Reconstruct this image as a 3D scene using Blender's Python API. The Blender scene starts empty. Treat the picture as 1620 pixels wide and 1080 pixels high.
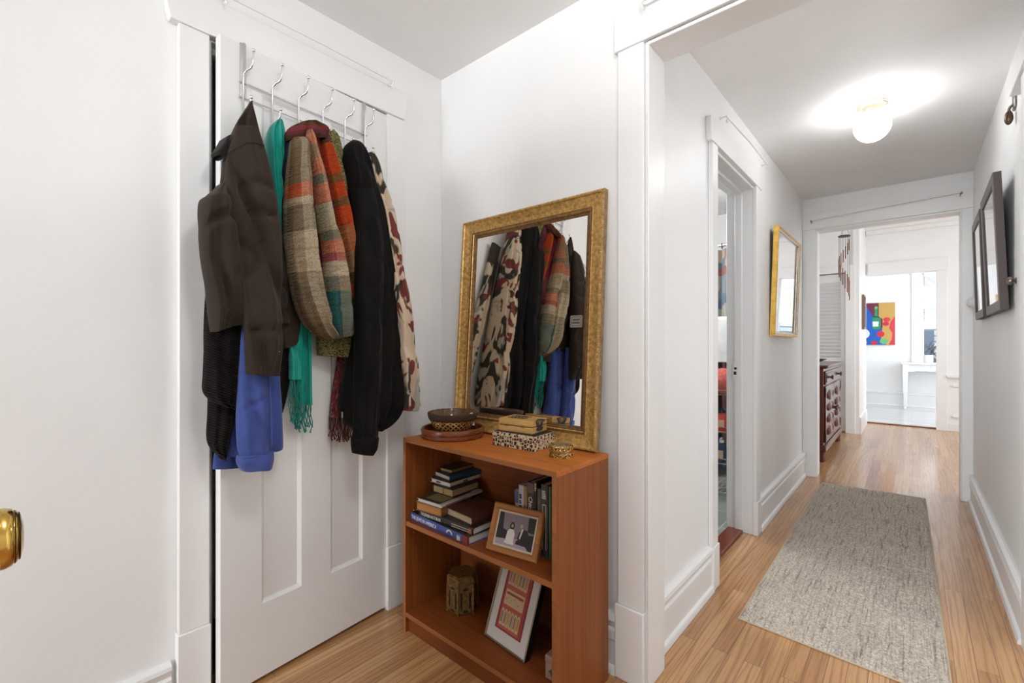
import bpy, bmesh, math, random
from mathutils import Vector, Matrix, noise
random.seed(7)
sc = bpy.context.scene
COL = sc.collection
# ------------------------------------------------------------------ camera, world, lights, exposure
FPX, CX, CY, CAMH = 725.0, 810.0, 543.0, 1.15
YAW = math.atan(633/725)
cam_d = bpy.data.cameras.new('camera'); cam = bpy.data.objects.new('camera', cam_d); COL.objects.link(cam)
cam.location = (0, 0, CAMH); cam.rotation_euler = (math.pi/2, 0, YAW)
cam_d.sensor_width = 36; cam_d.lens = 36*FPX/1620; cam_d.shift_y = 3/1620; cam_d.clip_start = .02
sc.camera = cam
sc.view_settings.view_transform = 'Standard'; sc.view_settings.look = 'None'
sc.view_settings.gamma = 1; sc.view_settings.use_curve_mapping = False
sc.view_settings.exposure = 0.62
world = bpy.data.worlds.new('world'); sc.world = world; world.use_nodes = True
world.node_tree.nodes['Background'].inputs[0].default_value = (.93, .96, 1, 1)
world.node_tree.nodes['Background'].inputs[1].default_value = .25
def lamp(name, loc, power, radius=.1, col=(1, .95, .88)):
    d = bpy.data.lights.new(name, 'POINT'); d.energy = power; d.shadow_soft_size = radius; d.color = col
    o = bpy.data.objects.new(name, d); o.location = loc; COL.objects.link(o); return o
def area_light(name, loc, rot, sx, sy, power, col=(.93, .97, 1)):   # added area light standing in for daylight
    d = bpy.data.lights.new(name, 'AREA'); d.shape = 'RECTANGLE'; d.size = sx; d.size_y = sy; d.energy = power; d.color = col
    o = bpy.data.objects.new(name, d); o.location = loc; o.rotation_euler = rot; COL.objects.link(o); return o
lamp('foyer_lamp_light', (-.12, .38, 2.2), 13, .11, (.97, .985, 1))
lamp('bathroom_fill_light', (-1.5, 3.2, 2.1), 18, .12, (.97, .985, 1))  # added point light, no bathroom lamp in sight
area_light('bedroom_fill_light', (1.15, 2.1, 1.5), (0, math.radians(90), 0), 1.7, 1.5, 11)  # added fill behind the right doorway, lifts the hall
area_light('dining_fill_light', (2.9, 6.0, 1.6), (0, math.radians(90), 0), 2.2, 3, 52)  # added fill from the open side, no dining window there
area_light('street_fill_light', (.8, 13.6, 6), (math.radians(48), 0, 0), 4, 3, 900)  # added overhead panel that brightens the house outside
area_light('sunroom_window_daylight', (2.6, 9.8, 1.6), (0, math.radians(90), 0), 2.0, 2.2, 72)
area_light('entry_fill_light', (-.7, -6, 1.75), (math.radians(91), 0, 0), 3.0, 2.2, 225)  # added fill far behind the camera, no entry window built

# ------------------------------------------------------------------ helpers
def C(r, g, b):
    f = lambda x: (x/255/12.92) if x/255 <= .04045 else ((x/255+.055)/1.055)**2.4
    return (f(r), f(g), f(b), 1)
class N:                                   # little node builder
    def __init__(s, name, rough=.5, metal=0, col=(.8, .8, .8, 1), spec=.5):
        s.m = bpy.data.materials.new(name); s.m.use_nodes = True; s.t = s.m.node_tree; s.b = s.t.nodes['Principled BSDF']
        s.b.inputs['Base Color'].default_value = col; s.b.inputs['Roughness'].default_value = rough
        s.b.inputs['Metallic'].default_value = metal; s.b.inputs['Specular IOR Level'].default_value = spec
    def n(s, typ, **kw):
        o = s.t.nodes.new(typ)
        for k, v in kw.items(): setattr(o, k, v)
        return o
    def l(s, a, b): s.t.links.new(a, b)
    def coord(s, kind='Object', scale=(1, 1, 1), rot=(0, 0, 0), loc=(0, 0, 0)):
        c = s.n('ShaderNodeTexCoord'); mp = s.n('ShaderNodeMapping'); s.l(c.outputs[kind], mp.inputs[0])
        mp.inputs['Scale'].default_value = scale; mp.inputs['Rotation'].default_value = rot; mp.inputs['Location'].default_value = loc
        return mp.outputs[0]
    def noise(s, vec, scale, detail=3, rough=.55, dist=0):
        o = s.n('ShaderNodeTexNoise'); s.l(vec, o.inputs['Vector']); o.inputs['Scale'].default_value = scale
        o.inputs['Detail'].default_value = detail; o.inputs['Roughness'].default_value = rough; o.inputs['Distortion'].default_value = dist
        return o.outputs['Fac']
    def ramp(s, fac, stops, interp='LINEAR'):
        o = s.n('ShaderNodeValToRGB'); o.color_ramp.interpolation = interp; e = o.color_ramp.elements
        while len(e) < len(stops): e.new(.5)
        for el, (p, c) in zip(e, stops): el.position = p; el.color = c
        s.l(fac, o.inputs[0]); return o.outputs[0]
    def mix(s, fac, a, b, mode='MIX'):
        o = s.n('ShaderNodeMix', data_type='RGBA', blend_type=mode)
        for val, k in ((fac, 0), (a, 6), (b, 7)):
            if hasattr(val, 'is_linked'): s.l(val, o.inputs[k])
            else: o.inputs[k].default_value = val
        return o.outputs[2]
    def math(s, op, a, b=0):
        o = s.n('ShaderNodeMath', operation=op)
        for i, v in enumerate((a, b)):
            if hasattr(v, 'is_linked'): s.l(v, o.inputs[i])
            else: o.inputs[i].default_value = v
        return o.outputs[0]
    def base(s, c): s.l(c, s.b.inputs['Base Color'])
    def bump(s, h, strength=.3, dist=.002):
        o = s.n('ShaderNodeBump'); o.inputs['Strength'].default_value = strength; o.inputs['Distance'].default_value = dist
        s.l(h, o.inputs['Height']); s.l(o.outputs[0], s.b.inputs['Normal'])
def plain(name, col, rough=.5, metal=0, var=0, vscale=20, bump=0, bscale=200, bdist=.001, spec=.5, stretch=(1, 1, 1), sheen=0):
    q = N(name, rough, metal, col, spec)
    v = q.coord('Object', stretch)
    if var:
        n = q.noise(v, vscale)
        q.base(q.ramp(n, [(.3, tuple(c*(1-var) for c in col[:3])+(1,)), (.7, tuple(min(1, c*(1+var)) for c in col[:3])+(1,))]))
    if bump: q.bump(q.noise(v, bscale, 2), bump, bdist)
    if sheen: q.b.inputs['Sheen Weight'].default_value = sheen; q.b.inputs['Sheen Roughness'].default_value = .4
    return q.m
class MB:                                  # collects shapes; build() links them as ONE mesh object
    def __init__(s): s.v = []; s.f = []; s.mi = []; s.uv = {}
    def add(s, vs, fs, m=0, M=None, uv=None):
        o = len(s.v)
        s.v += [tuple(M @ Vector(p)) if M else tuple(p) for p in vs]
        for i, f in enumerate(fs):
            if uv: s.uv[len(s.f)] = [uv[k] for k in f] if not isinstance(uv[0], list) else uv[i]
            s.f.append(tuple(o+k for k in f)); s.mi.append(m)
        return s
    def box(s, x0, x1, y0, y1, z0, z1, m=0, M=None):
        return s.add([(x0, y0, z0), (x1, y0, z0), (x1, y1, z0), (x0, y1, z0), (x0, y0, z1), (x1, y0, z1), (x1, y1, z1), (x0, y1, z1)],
                     [(0, 3, 2, 1), (4, 5, 6, 7), (0, 1, 5, 4), (1, 2, 6, 5), (2, 3, 7, 6), (3, 0, 4, 7)], m, M)
    def tube(s, pts, r, n=8, m=0, M=None, flat=1):
        P = [Vector(p) for p in pts]; rr = r if isinstance(r, (list, tuple)) else [r]*len(P)
        vs = []; fs = []; up = None
        for i, p in enumerate(P):
            t = (P[min(i+1, len(P)-1)]-P[max(i-1, 0)]).normalized()
            if up is None:
                up = Vector((0, 0, 1)) if abs(t.z) < .9 else Vector((1, 0, 0))
            a = (up-t*up.dot(t)).normalized(); b = t.cross(a); up = a
            for k in range(n):
                th = 2*math.pi*k/n; vs.append(p+a*(rr[i]*math.cos(th))+b*(rr[i]*flat*math.sin(th)))
        for i in range(len(P)-1):
            for k in range(n):
                k2 = (k+1) % n; fs.append((i*n+k, i*n+k2, (i+1)*n+k2, (i+1)*n+k))
        fs.append(tuple(range(n-1, -1, -1))); fs.append(tuple((len(P)-1)*n+k for k in range(n)))
        return s.add(vs, fs, m, M)
    def lathe(s, prof, n=36, m=0, M=None, cap=True):
        vs = []; fs = []
        for r, z in prof:
            for k in range(n):
                th = 2*math.pi*k/n; vs.append((r*math.cos(th), r*math.sin(th), z))
        for i in range(len(prof)-1):
            for k in range(n):
                k2 = (k+1) % n; fs.append((i*n+k, i*n+k2, (i+1)*n+k2, (i+1)*n+k))
        if cap and prof[0][0] > 1e-5: fs.append(tuple(range(n-1, -1, -1)))
        if cap and prof[-1][0] > 1e-5: fs.append(tuple((len(prof)-1)*n+k for k in range(n)))
        return s.add(vs, fs, m, M)
    def ball(s, c, r, m=0, M=None, n=12, sq=1):
        T = Matrix.Translation(Vector(c)); T = M @ T if M else T
        return s.lathe([(max(r*math.sin(math.pi*i/n), 1e-6), -r*sq*math.cos(math.pi*i/n)) for i in range(n+1)], n*2, m, T)
    def prism(s, poly, z0, z1, m=0, M=None):
        n = len(poly)
        return s.add([(x, y, z0) for x, y in poly]+[(x, y, z1) for x, y in poly],
                     [tuple(range(n-1, -1, -1)), tuple(range(n, 2*n))]+[(i, (i+1) % n, n+(i+1) % n, n+i) for i in range(n)], m, M)
    def poly(s, pts, m=0, M=None): return s.add(pts, [tuple(range(len(pts)))], m, M)
    def build(s, name, mats, parent=None, loc=None, world=False, smooth=40, bevel=0, segs=2, recalc=True):
        off = Vector(loc) if loc else (parent_world(parent) if (world and parent) else Vector((0, 0, 0)))
        me = bpy.data.meshes.new(name); me.from_pydata([tuple(Vector(p)-off) for p in s.v], [], s.f)
        for m in (mats if isinstance(mats, (list, tuple)) else [mats]): me.materials.append(m)
        me.polygons.foreach_set('material_index', s.mi)
        if s.uv:
            L = me.uv_layers.new(name='UVMap')
            for fi, uvs in s.uv.items():
                for li, q in zip(me.polygons[fi].loop_indices, uvs): L.data[li].uv = q
        if recalc:
            bm = bmesh.new(); bm.from_mesh(me); bmesh.ops.recalc_face_normals(bm, faces=bm.faces); bm.to_mesh(me); bm.free()
        if smooth:
            me.polygons.foreach_set('use_smooth', [True]*len(me.polygons)); me.set_sharp_from_angle(angle=math.radians(smooth))
        o = bpy.data.objects.new(name, me); COL.objects.link(o)
        if loc: o.location = loc
        if parent: o.parent = parent
        if bevel:
            b = o.modifiers.new('bevel', 'BEVEL'); b.width = bevel; b.segments = segs; b.limit_method = 'ANGLE'; b.angle_limit = math.radians(50)
        return o
def parent_world(p):
    v = Vector((0, 0, 0))
    while p: v += Vector(p.location); p = p.parent
    return v
def tag(o, label=None, cat=None, group=None, kind=None):
    for k, v in (('label', label), ('category', cat), ('group', group), ('kind', kind)):
        if v: o[k] = v
    return o
def thing(name, label, cat, loc=(0, 0, 0), rotz=0, group=None, rot=None):
    o = bpy.data.objects.new(name, None); COL.objects.link(o); o.location = loc; o.rotation_euler = rot or (0, 0, rotz); o.empty_display_size = .05
    return tag(o, label, cat, group)
def struct(name, mb, mats, **kw):
    o = mb.build(name, mats, **kw); o['kind'] = 'structure'; return o
def text(name, body, size, mat, parent, loc, rot, ext=.0004, align='LEFT', sx=1):
    cu = bpy.data.curves.new(name, 'FONT'); cu.body = body; cu.size = size; cu.extrude = ext; cu.align_x = align; cu.align_y = 'CENTER'
    tmp = bpy.data.objects.new(name, cu); COL.objects.link(tmp); me = bpy.data.meshes.new_from_object(tmp.evaluated_get(bpy.context.evaluated_depsgraph_get()))
    bpy.data.objects.remove(tmp); bpy.data.curves.remove(cu); me.name = name; me.materials.clear(); me.materials.append(mat)
    o = bpy.data.objects.new(name, me); COL.objects.link(o); o.parent = parent; o.location = loc
    o.rotation_euler = rot; o.scale = (sx, 1, 1); return o
# pixel of the photograph -> point on a plane of the place (used to read sizes off the photograph)
_R = Vector((math.cos(YAW), math.sin(YAW), 0)); _F = Vector((-math.sin(YAW), math.cos(YAW), 0))
def ray(u, v): return _F+_R*((u-CX)/FPX)+Vector((0, 0, (CY-v)/FPX))
def on_z(u, v, z): D = ray(u, v); return Vector((0, 0, CAMH))+D*((z-CAMH)/D.z)
def on_y(u, v, y): D = ray(u, v); return Vector((0, 0, CAMH))+D*(y/D.y)
def on_x(u, v, x): D = ray(u, v); return Vector((0, 0, CAMH))+D*(x/D.x)
# closet door frame of reference: s along the leaf from its free edge, n out of it, z up
DO = Vector((-1.66, .489, 0)); DS = Vector((-.0828, .9966, 0)).normalized(); DN = Vector((.9966, .0828, 0)).normalized()
DM = Matrix((( DS.x, DN.x, 0, DO.x), (DS.y, DN.y, 0, DO.y), (0, 0, 1, 0), (0, 0, 0, 1)))
def D(s, n, z): return DO+DS*s+DN*n+Vector((0, 0, z))
def at_door(u, v, n):
    r = ray(u, v); c = Vector((0, 0, CAMH)); t = ((DO-c).dot(DN)+n)/r.dot(DN); p = c+r*t-DO
    return p.dot(DS), p.z
# ------------------------------------------------------------------ materials
def wall_paint(name, col, rough, bs=90, st=.12):
    q = N(name, rough, 0, col); v = q.coord('Object')
    n = q.noise(v, 3, 3); q.base(q.ramp(n, [(.3, tuple(c*.975 for c in col[:3])+(1,)), (.7, tuple(c*1.015 for c in col[:3])+(1,))]))
    q.bump(q.math('ADD', q.noise(v, bs, 3), q.math('MULTIPLY', q.noise(v, 7, 2), 1.5)), st, .002); return q.m
M_WALL = wall_paint('white_wall_paint', (.88, .878, .872, 1), .45)
M_CEIL = wall_paint('ceiling_paint', (.90, .898, .892, 1), .75)
M_TRIM = wall_paint('white_trim_gloss', (.85, .848, .842, 1), .36, 40, .08)
M_DOOR = wall_paint('white_door_paint', (.84, .836, .825, 1), .36, 60, .1)
def wood_floor():
    q = N('oak_strip_floor', .3); c = q.n('ShaderNodeTexCoord'); sp = q.n('ShaderNodeSeparateXYZ'); q.l(c.outputs['Object'], sp.inputs[0])
    cb = q.n('ShaderNodeCombineXYZ'); q.l(sp.outputs[1], cb.inputs[0]); q.l(sp.outputs[0], cb.inputs[1])
    def brick(w, h, off, c1, c2, mort, ms=.0008):
        b = q.n('ShaderNodeTexBrick'); q.l(cb.outputs[0], b.inputs['Vector']); b.inputs['Scale'].default_value = 1
        b.inputs['Brick Width'].default_value = w; b.inputs['Row Height'].default_value = h; b.inputs['Mortar Size'].default_value = ms
        b.inputs['Mortar Smooth'].default_value = .1; b.inputs['Bias'].default_value = 0; b.offset = off; b.offset_frequency = 2; b.squash = 1
        b.inputs['Color1'].default_value = c1; b.inputs['Color2'].default_value = c2; b.inputs['Mortar'].default_value = mort; return b
    b = brick(1.15, .0572, .43, C(184, 133, 82), C(212, 165, 114), C(104, 70, 46))
    idb = brick(1.15, .0572, .43, (0, 0, 0, 1), (1, 1, 1, 1), (0, 0, 0, 1))
    # grain: stretched noise, shifted per board
    sh = q.n('ShaderNodeVectorMath', operation='SCALE'); q.l(idb.outputs[0], sh.inputs[0]); sh.inputs['Scale'].default_value = 7
    ad = q.n('ShaderNodeVectorMath', operation='ADD'); q.l(c.outputs['Object'], ad.inputs[0]); q.l(sh.outputs[0], ad.inputs[1])
    def mp(scale):
        m = q.n('ShaderNodeMapping'); q.l(ad.outputs[0], m.inputs[0]); m.inputs['Scale'].default_value = scale; return m.outputs[0]
    fine = q.noise(mp((150, 5, 1)), 1, 4, .6); 
    w = q.n('ShaderNodeTexWave', wave_type='BANDS', bands_direction='X'); q.l(mp((5, .4, 1)), w.inputs['Vector'])
    w.inputs['Scale'].default_value = 2.6; w.inputs['Distortion'].default_value = 14; w.inputs['Detail'].default_value = 2.5; w.inputs['Detail Scale'].default_value = .9
    g1 = q.ramp(w.outputs['Fac'], [(.0, (.66, .58, .50, 1)), (.28, (1, 1, 1, 1)), (1, (1.0, 1.0, 1.0, 1))])
    g2 = q.ramp(fine, [(.36, (.80, .75, .7, 1)), (.52, (1, 1, 1, 1))])
    big = q.ramp(q.noise(mp((3, .8, 1)), 1, 2), [(.3, (.86, .84, .82, 1)), (.7, (1.06, 1.06, 1.06, 1))])
    col = q.mix(.75, b.outputs[0], g1, 'MULTIPLY'); col = q.mix(.8, col, g2, 'MULTIPLY'); col = q.mix(1, col, big, 'MULTIPLY'); q.base(col)
    q.l(q.ramp(fine, [(.3, (.42, .42, .42, 1)), (.7, (.27, .27, .27, 1))]), q.b.inputs['Roughness'])
    h = q.math('MULTIPLY', b.outputs['Fac'], -1); q.bump(q.math('ADD', h, q.math('MULTIPLY', fine, .06)), .3, .0012); q.b.inputs['Coat Weight'].default_value = .6; q.b.inputs['Coat Roughness'].default_value = .16
    return q.m
M_FLOOR = wood_floor()
def veneer(name, col, dark=.6, grain_axis=2, scale=1, rough=.44):
    q = N(name, rough, 0, col, .32); s = [90*scale]*3; s[grain_axis] = 2.2*scale; v = q.coord('Object', tuple(s))
    n = q.noise(v, 1, 4, .6); n2 = q.noise(q.coord('Object', tuple(x*.12 for x in s)), 1, 2)
    a = q.ramp(n, [(.3, tuple(c*dark for c in col[:3])+(1,)), (.6, col)])
    b = q.ramp(n2, [(.3, (.82, .8, .78, 1)), (.7, (1.08, 1.08, 1.08, 1))]); q.base(q.mix(1, a, b, 'MULTIPLY'))
    q.bump(n, .08, .0006); return q.m
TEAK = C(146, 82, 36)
M_TEAK_V = veneer('teak_veneer_upright', TEAK, .72, 2); M_TEAK_H = veneer('teak_veneer_lengthwise', C(196, 112, 44), .72, 0)  # lengthwise copy brightened: light from above put into the top's colour
M_TEAK_S = veneer('teak_veneer_shaded', C(140, 74, 32), .72, 0)  # darker copy of the teak, shade inside the bookcase put into the colour
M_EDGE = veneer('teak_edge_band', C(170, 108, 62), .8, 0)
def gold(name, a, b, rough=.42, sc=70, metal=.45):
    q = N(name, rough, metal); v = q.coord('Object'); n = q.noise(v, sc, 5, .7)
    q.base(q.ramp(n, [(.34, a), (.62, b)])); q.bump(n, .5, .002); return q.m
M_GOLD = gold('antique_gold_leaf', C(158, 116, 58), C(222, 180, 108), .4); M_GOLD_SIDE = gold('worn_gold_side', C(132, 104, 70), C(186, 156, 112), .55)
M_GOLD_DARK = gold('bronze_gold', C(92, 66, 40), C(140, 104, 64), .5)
M_BRIGHT_GOLD = gold('bright_gold_frame', C(206, 158, 62), C(236, 192, 96), .35, 20)
q = N('silvered_mirror_glass', .012, 1, (.80, .785, .74, 1)); M_MIRROR = q.m
q = N('hall_mirror_glass', .01, 1, (.86, .87, .89, 1)); M_MIRROR2 = q.m
M_CHROME = plain('chrome_wire', (.72, .72, .73, 1), .2, 1)
M_BRASS = plain('polished_brass', C(196, 160, 84), .16, 1, .25, 6)
M_BRASS_DARK = plain('tarnished_brass', C(74, 58, 38), .35, 1)
M_STEEL = plain('brushed_steel', C(150, 146, 140), .35, 1)
M_BLACK = plain('black_plastic', C(24, 23, 22), .4)
M_WHITE = plain('white_plastic', (.8, .8, .79, 1), .4)
q = N('lit_opal_glass', .3, 0, (.9, .9, .88, 1)); q.b.inputs['Emission Color'].default_value = (.98, .99, 1, 1); q.b.inputs['Emission Strength'].default_value = 16; M_GLOBE = q.m
M_CANOPY = plain('pale_satin_brass', C(214, 204, 180), .28, .8)
# textiles
def cloth(name, col, rough=.9, weave=900, sheen=.25, var=.12, bump=.35):
    q = N(name, rough, 0, col, .2); v = q.coord('Object'); n = q.noise(v, 9, 3)
    q.base(q.ramp(n, [(.3, tuple(c*(1-var) for c in col[:3])+(1,)), (.7, tuple(c*(1+var) for c in col[:3])+(1,))]))
    q.bump(q.math('ADD', q.noise(v, weave, 1), q.math('MULTIPLY', q.noise(v, 40, 2), .6)), bump, .0012)
    q.b.inputs['Sheen Weight'].default_value = sheen; q.b.inputs['Sheen Roughness'].default_value = .5; return q.m
M_JACKET = cloth('dark_brown_jersey', C(50, 41, 33), .92, 700, .06)
M_JACKET_IN = cloth('black_lining', C(30, 26, 24), .9, 700, .05)
M_BLUE = cloth('royal_blue_sweatshirt', C(64, 80, 142), .95, 500, .15)
M_TEAL = cloth('teal_pashmina', C(12, 150, 134), .85, 600, .3)
def ribknit():
    q = N('black_rib_knit', .95, 0, C(34, 30, 27), .2); v = q.coord('Object', (1, 1, 1), (0.45, 0, 0))
    w = q.n('ShaderNodeTexWave', wave_type='BANDS', bands_direction='Z'); q.l(v, w.inputs['Vector']); w.inputs['Scale'].default_value = 46; w.inputs['Distortion'].default_value = .8; w.inputs['Detail Scale'].default_value = 3
    q.base(q.ramp(w.outputs['Fac'], [(.2, C(10, 9, 8)), (.8, C(34, 30, 27))])); q.bump(w.outputs['Fac'], .9, .004); return q.m
M_KNIT = ribknit()
def fur():
    q = N('black_faux_fur', .85, 0, C(20, 16, 14), .2); v = q.coord('Object', (1, 1, .25)); n = q.noise(v, 60, 4, .7); n2 = q.noise(q.coord('Object', (1, 1, .5)), 14, 3)
    q.base(q.ramp(n2, [(.35, C(7, 6, 5)), (.75, C(20, 16, 14))])); q.bump(q.math('ADD', n, n2), .7, .005)
    q.b.inputs['Sheen Weight'].default_value = .05; q.b.inputs['Sheen Roughness'].default_value = .3; return q.m
M_FUR = fur()
def sherpa():
    q = N('olive_boucle', .95, 0, C(128, 122, 78), .2); v = q.coord('Object'); vo = q.n('ShaderNodeTexVoronoi'); q.l(v, vo.inputs['Vector']); vo.inputs['Scale'].default_value = 190
    q.base(q.ramp(vo.outputs['Distance'], [(.0, C(176, 168, 118)), (.5, C(126, 118, 74)), (.9, C(62, 54, 30))])); q.bump(q.math('MULTIPLY', vo.outputs['Distance'], -1), 1, .006); return q.m
M_OLIVE = sherpa()
def plaid(name, bands, stripes, mixf=.5):
    """bands: colour stops along the length (uv.y 0..1), stripes: stops across (uv.x)"""
    q = N(name, .95, 0, (.5, .5, .5, 1), .2); c = q.n('ShaderNodeTexCoord'); sp = q.n('ShaderNodeSeparateXYZ'); q.l(c.outputs['UV'], sp.inputs[0])
    A = q.ramp(sp.outputs[1], bands, 'CONSTANT'); col = A
    if stripes: col = q.mix(mixf, A, q.ramp(sp.outputs[0], stripes, 'CONSTANT'))
    v = q.coord('UV', (44, 190, 1)); ck = q.n('ShaderNodeTexNoise'); q.l(v, ck.inputs['Vector']); ck.inputs['Scale'].default_value = 1; ck.inputs['Detail'].default_value = 2
    th = q.noise(q.coord('UV', (2, 110, 1)), 1, 2); th2 = q.noise(q.coord('UV', (50, 3, 1)), 1, 1)
    col = q.mix(.8, col, q.ramp(ck.outputs['Fac'], [(.36, (.56, .53, .5, 1)), (.62, (1.2, 1.2, 1.2, 1))]), 'MULTIPLY')
    col = q.mix(.6, col, q.ramp(th, [(.38, (.66, .62, .58, 1)), (.55, (1.1, 1.1, 1.1, 1))]), 'MULTIPLY')
    col = q.mix(.4, col, q.ramp(th2, [(.4, (.75, .72, .7, 1)), (.6, (1.1, 1.1, 1.1, 1))]), 'MULTIPLY'); q.base(col)
    w = q.n('ShaderNodeTexWave', wave_type='BANDS', bands_direction='DIAGONAL'); q.l(q.coord('UV', (14, 60, 1)), w.inputs['Vector']); w.inputs['Scale'].default_value = 1
    q.bump(q.math('ADD', ck.outputs['Fac'], w.outputs['Fac']), .7, .004); return q.m
BR, OR_, CO, CR, GY, TA, NV, TE, MA = C(112, 80, 48), C(214, 84, 42), C(222, 128, 92), C(206, 190, 160), C(136, 126, 106), C(170, 134, 92), C(58, 58, 84), C(46, 100, 96), C(138, 52, 58)
M_PLAID_L = plaid('plaid_wool_wide_fold', [(0, C(150, 90, 60)), (.05, GY), (.12, C(128, 110, 84)), (.28, OR_), (.335, CR), (.365, GY), (.46, CR), (.60, C(150, 136, 112)), (.64, GY), (.7, C(150, 136, 110)), (.82, C(132, 118, 94))],
                  [(0, BR), (.2, C(120, 84, 50)), (.28, C(196, 180, 152)), (1, GY)], .42)
M_PLAID_M = plaid('plaid_wool_middle_fold', [(0, C(190, 110, 70)), (.06, CO), (.14, C(176, 130, 96)), (.2, CO), (.26, GY), (.29, CO), (.36, CR), (.47, GY), (.515, CO), (.57, C(176, 70, 72)), (.60, CR), (.66, GY), (.72, TE), (.9, C(70, 92, 90))],
                  [(0, TE), (.18, NV), (.3, C(190, 170, 140)), (1, GY)], .3)
M_PLAID_R = plaid('plaid_wool_orange_fold', [(0, BR), (.06, OR_), (.24, C(150, 100, 58)), (.28, OR_), (.34, C(140, 100, 60)), (.38, OR_), (.46, C(196, 120, 74)), (.55, TA), (.64, BR), (.69, OR_), (.75, BR), (.8, C(160, 128, 100)), (.9, GY)], None)
M_PLAID_B = plaid('plaid_wool_inner_fold', [(0, C(150, 56, 66)), (.15, C(110, 52, 60)), (.3, C(128, 46, 50)), (.42, C(90, 70, 66)), (.52, C(70, 70, 66)), (.62, TE), (.7, BR), (.85, C(150, 104, 64))], [(0, NV), (.25, MA), (.7, C(84, 66, 80))], .45)
M_PLAID_T = plaid('plaid_wool_top_fold', [(0, C(104, 70, 42)), (.35, C(150, 62, 62)), (.6, C(120, 60, 66)), (.8, C(96, 62, 38))], None)
M_PLAID_N = plaid('plaid_wool_navy_edge', [(0, C(150, 60, 66)), (.1, NV), (.55, C(120, 50, 60)), (.7, C(92, 84, 84))], None)
def floral(name, pal, scale=9):
    q = N(name, .9, 0, pal[0], .2); v = q.coord('Object', (1, 1, .6)); a = q.noise(v, scale, 2, .5, 1.2); b = q.noise(q.coord('Object', (1, 1, .7), (0, 0, .8), (4, 7, 2)), scale*1.1, 2, .5, 1.5)
    c = q.mix(q.ramp(a, [(.49, (0, 0, 0, 1)), (.52, (1, 1, 1, 1))]), pal[0], pal[1])
    c = q.mix(q.ramp(b, [(.58, (0, 0, 0, 1)), (.60, (1, 1, 1, 1))]), c, pal[2])
    c = q.mix(q.ramp(q.noise(q.coord('Object', (1, 1, .8), (0, 0, 0), (9, 2, 5)), scale*1.4, 2, .5, 1), [(.60, (0, 0, 0, 1)), (.62, (1, 1, 1, 1))]), c, pal[3]); q.base(c)
    q.bump(q.noise(q.coord('Object'), 500, 1), .3, .001); return q.m
M_FLORAL = floral('floral_camouflage_print', [C(206, 186, 162), C(62, 58, 50), C(122, 62, 58), C(168, 162, 152)], 7.5)
M_PAISLEY = floral('dark_red_paisley', [C(110, 40, 40), C(82, 34, 36), C(74, 76, 92), C(140, 84, 66)], 40)
M_MAROON = cloth('maroon_fringe_yarn', C(86, 34, 28)); M_TEALFR = cloth('teal_fringe_yarn', C(12, 130, 118))
M_TAN = cloth('cut_thread_fringe', C(150, 140, 124))
def rug_mat():
    q = N('oatmeal_pile', .98, 0, C(176, 162, 146), .1); v = q.coord('Object')
    st = q.noise(q.coord('Object', (105, 5, 1)), 1, 3, .65, .6); n = q.noise(v, 120, 3, .7); m = q.noise(v, 5, 3)
    c = q.ramp(st, [(.30, C(150, 138, 128)), (.44, C(206, 195, 182)), (.60, C(222, 212, 200)), (.74, C(160, 148, 138))])
    c = q.mix(.9, c, q.ramp(n, [(.34, (.52, .49, .47, 1)), (.6, (1.08, 1.08, 1.08, 1))]), 'MULTIPLY')
    c = q.mix(.6, c, q.ramp(m, [(.3, (.86, .84, .84, 1)), (.7, (1.08, 1.07, 1.04, 1))]), 'MULTIPLY'); q.base(c); q.bump(n, 1, .006); return q.m
M_RUG = rug_mat(); M_RUGEDGE = plain('rug_binding', C(196, 178, 152), .95)
M_FGLASS = N('picture_glass', .03, 0, (.86, .87, .88, 1), .9).m
# ------------------------------------------------------------------ the setting
def boxes(name, mat, *bs, **kw):
    m = MB()
    for b in bs: m.box(*b)
    return struct(name, m, mat, **kw)
XL, YB, XHL, XHR, YF = -1.73, 1.457, -.72, .335, 4.70
boxes('floor', M_FLOOR, (-2.2, 2.6, -1.8, 8.40, -.06, 0))
boxes('ceiling_foyer', M_CEIL, (-1.85, 1.6, -1.8, YB, 2.432, 2.55))
boxes('ceiling_hall', M_CEIL, (XHL, XHR+.1, 1.56, YF, 2.40, 2.55))
boxes('ceiling_dining', M_CEIL, (-1.25, 2.6, 4.82, 8.32, 2.75, 2.85))
boxes('wall_left', M_WALL, (-1.85, XL, -1.8, .478, 0, 2.432), (-1.85, XL, 1.131, YB+.1, 0, 2.432), (-1.85, XL, .478, 1.131, 2.142, 2.432))
boxes('wall_back', M_WALL, (XL, -.70, YB, 1.56, 0, 2.432), (-.70, 1.6, YB, 1.56, 2.155, 2.55), (.42, 1.6, YB, 1.56, 0, 2.155))
boxes('wall_right', M_WALL, (1.6, 1.7, -1.8, 1.56, 0, 2.432))
boxes('wall_hall_left', M_WALL, (-.84, XHL, 1.56, 2.29, 0, 2.4), (-.84, XHL, 3.03, YF, 0, 2.4), (-.84, XHL, 2.29, 3.03, 2.09, 2.4))
boxes('wall_hall_right', M_WALL, (XHR, .45, 1.56, 1.72, 0, 2.4), (XHR, .45, 2.52, YF, 0, 2.4), (XHR, .45, 1.72, 2.52, 2.165, 2.4))
boxes('wall_bedroom', M_WALL, (.45, 2.6, 4.0, 4.1, 0, 2.4), (.45, 2.6, 1.56, 4.0, 2.4, 2.5))
boxes('wall_hall_end', M_WALL, (-2.6, -.64, YF, 4.82, 0, 2.75), (.29, 2.6, YF, 4.82, 0, 2.75), (-.64, .29, YF, 4.82, 2.125, 2.75))
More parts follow.
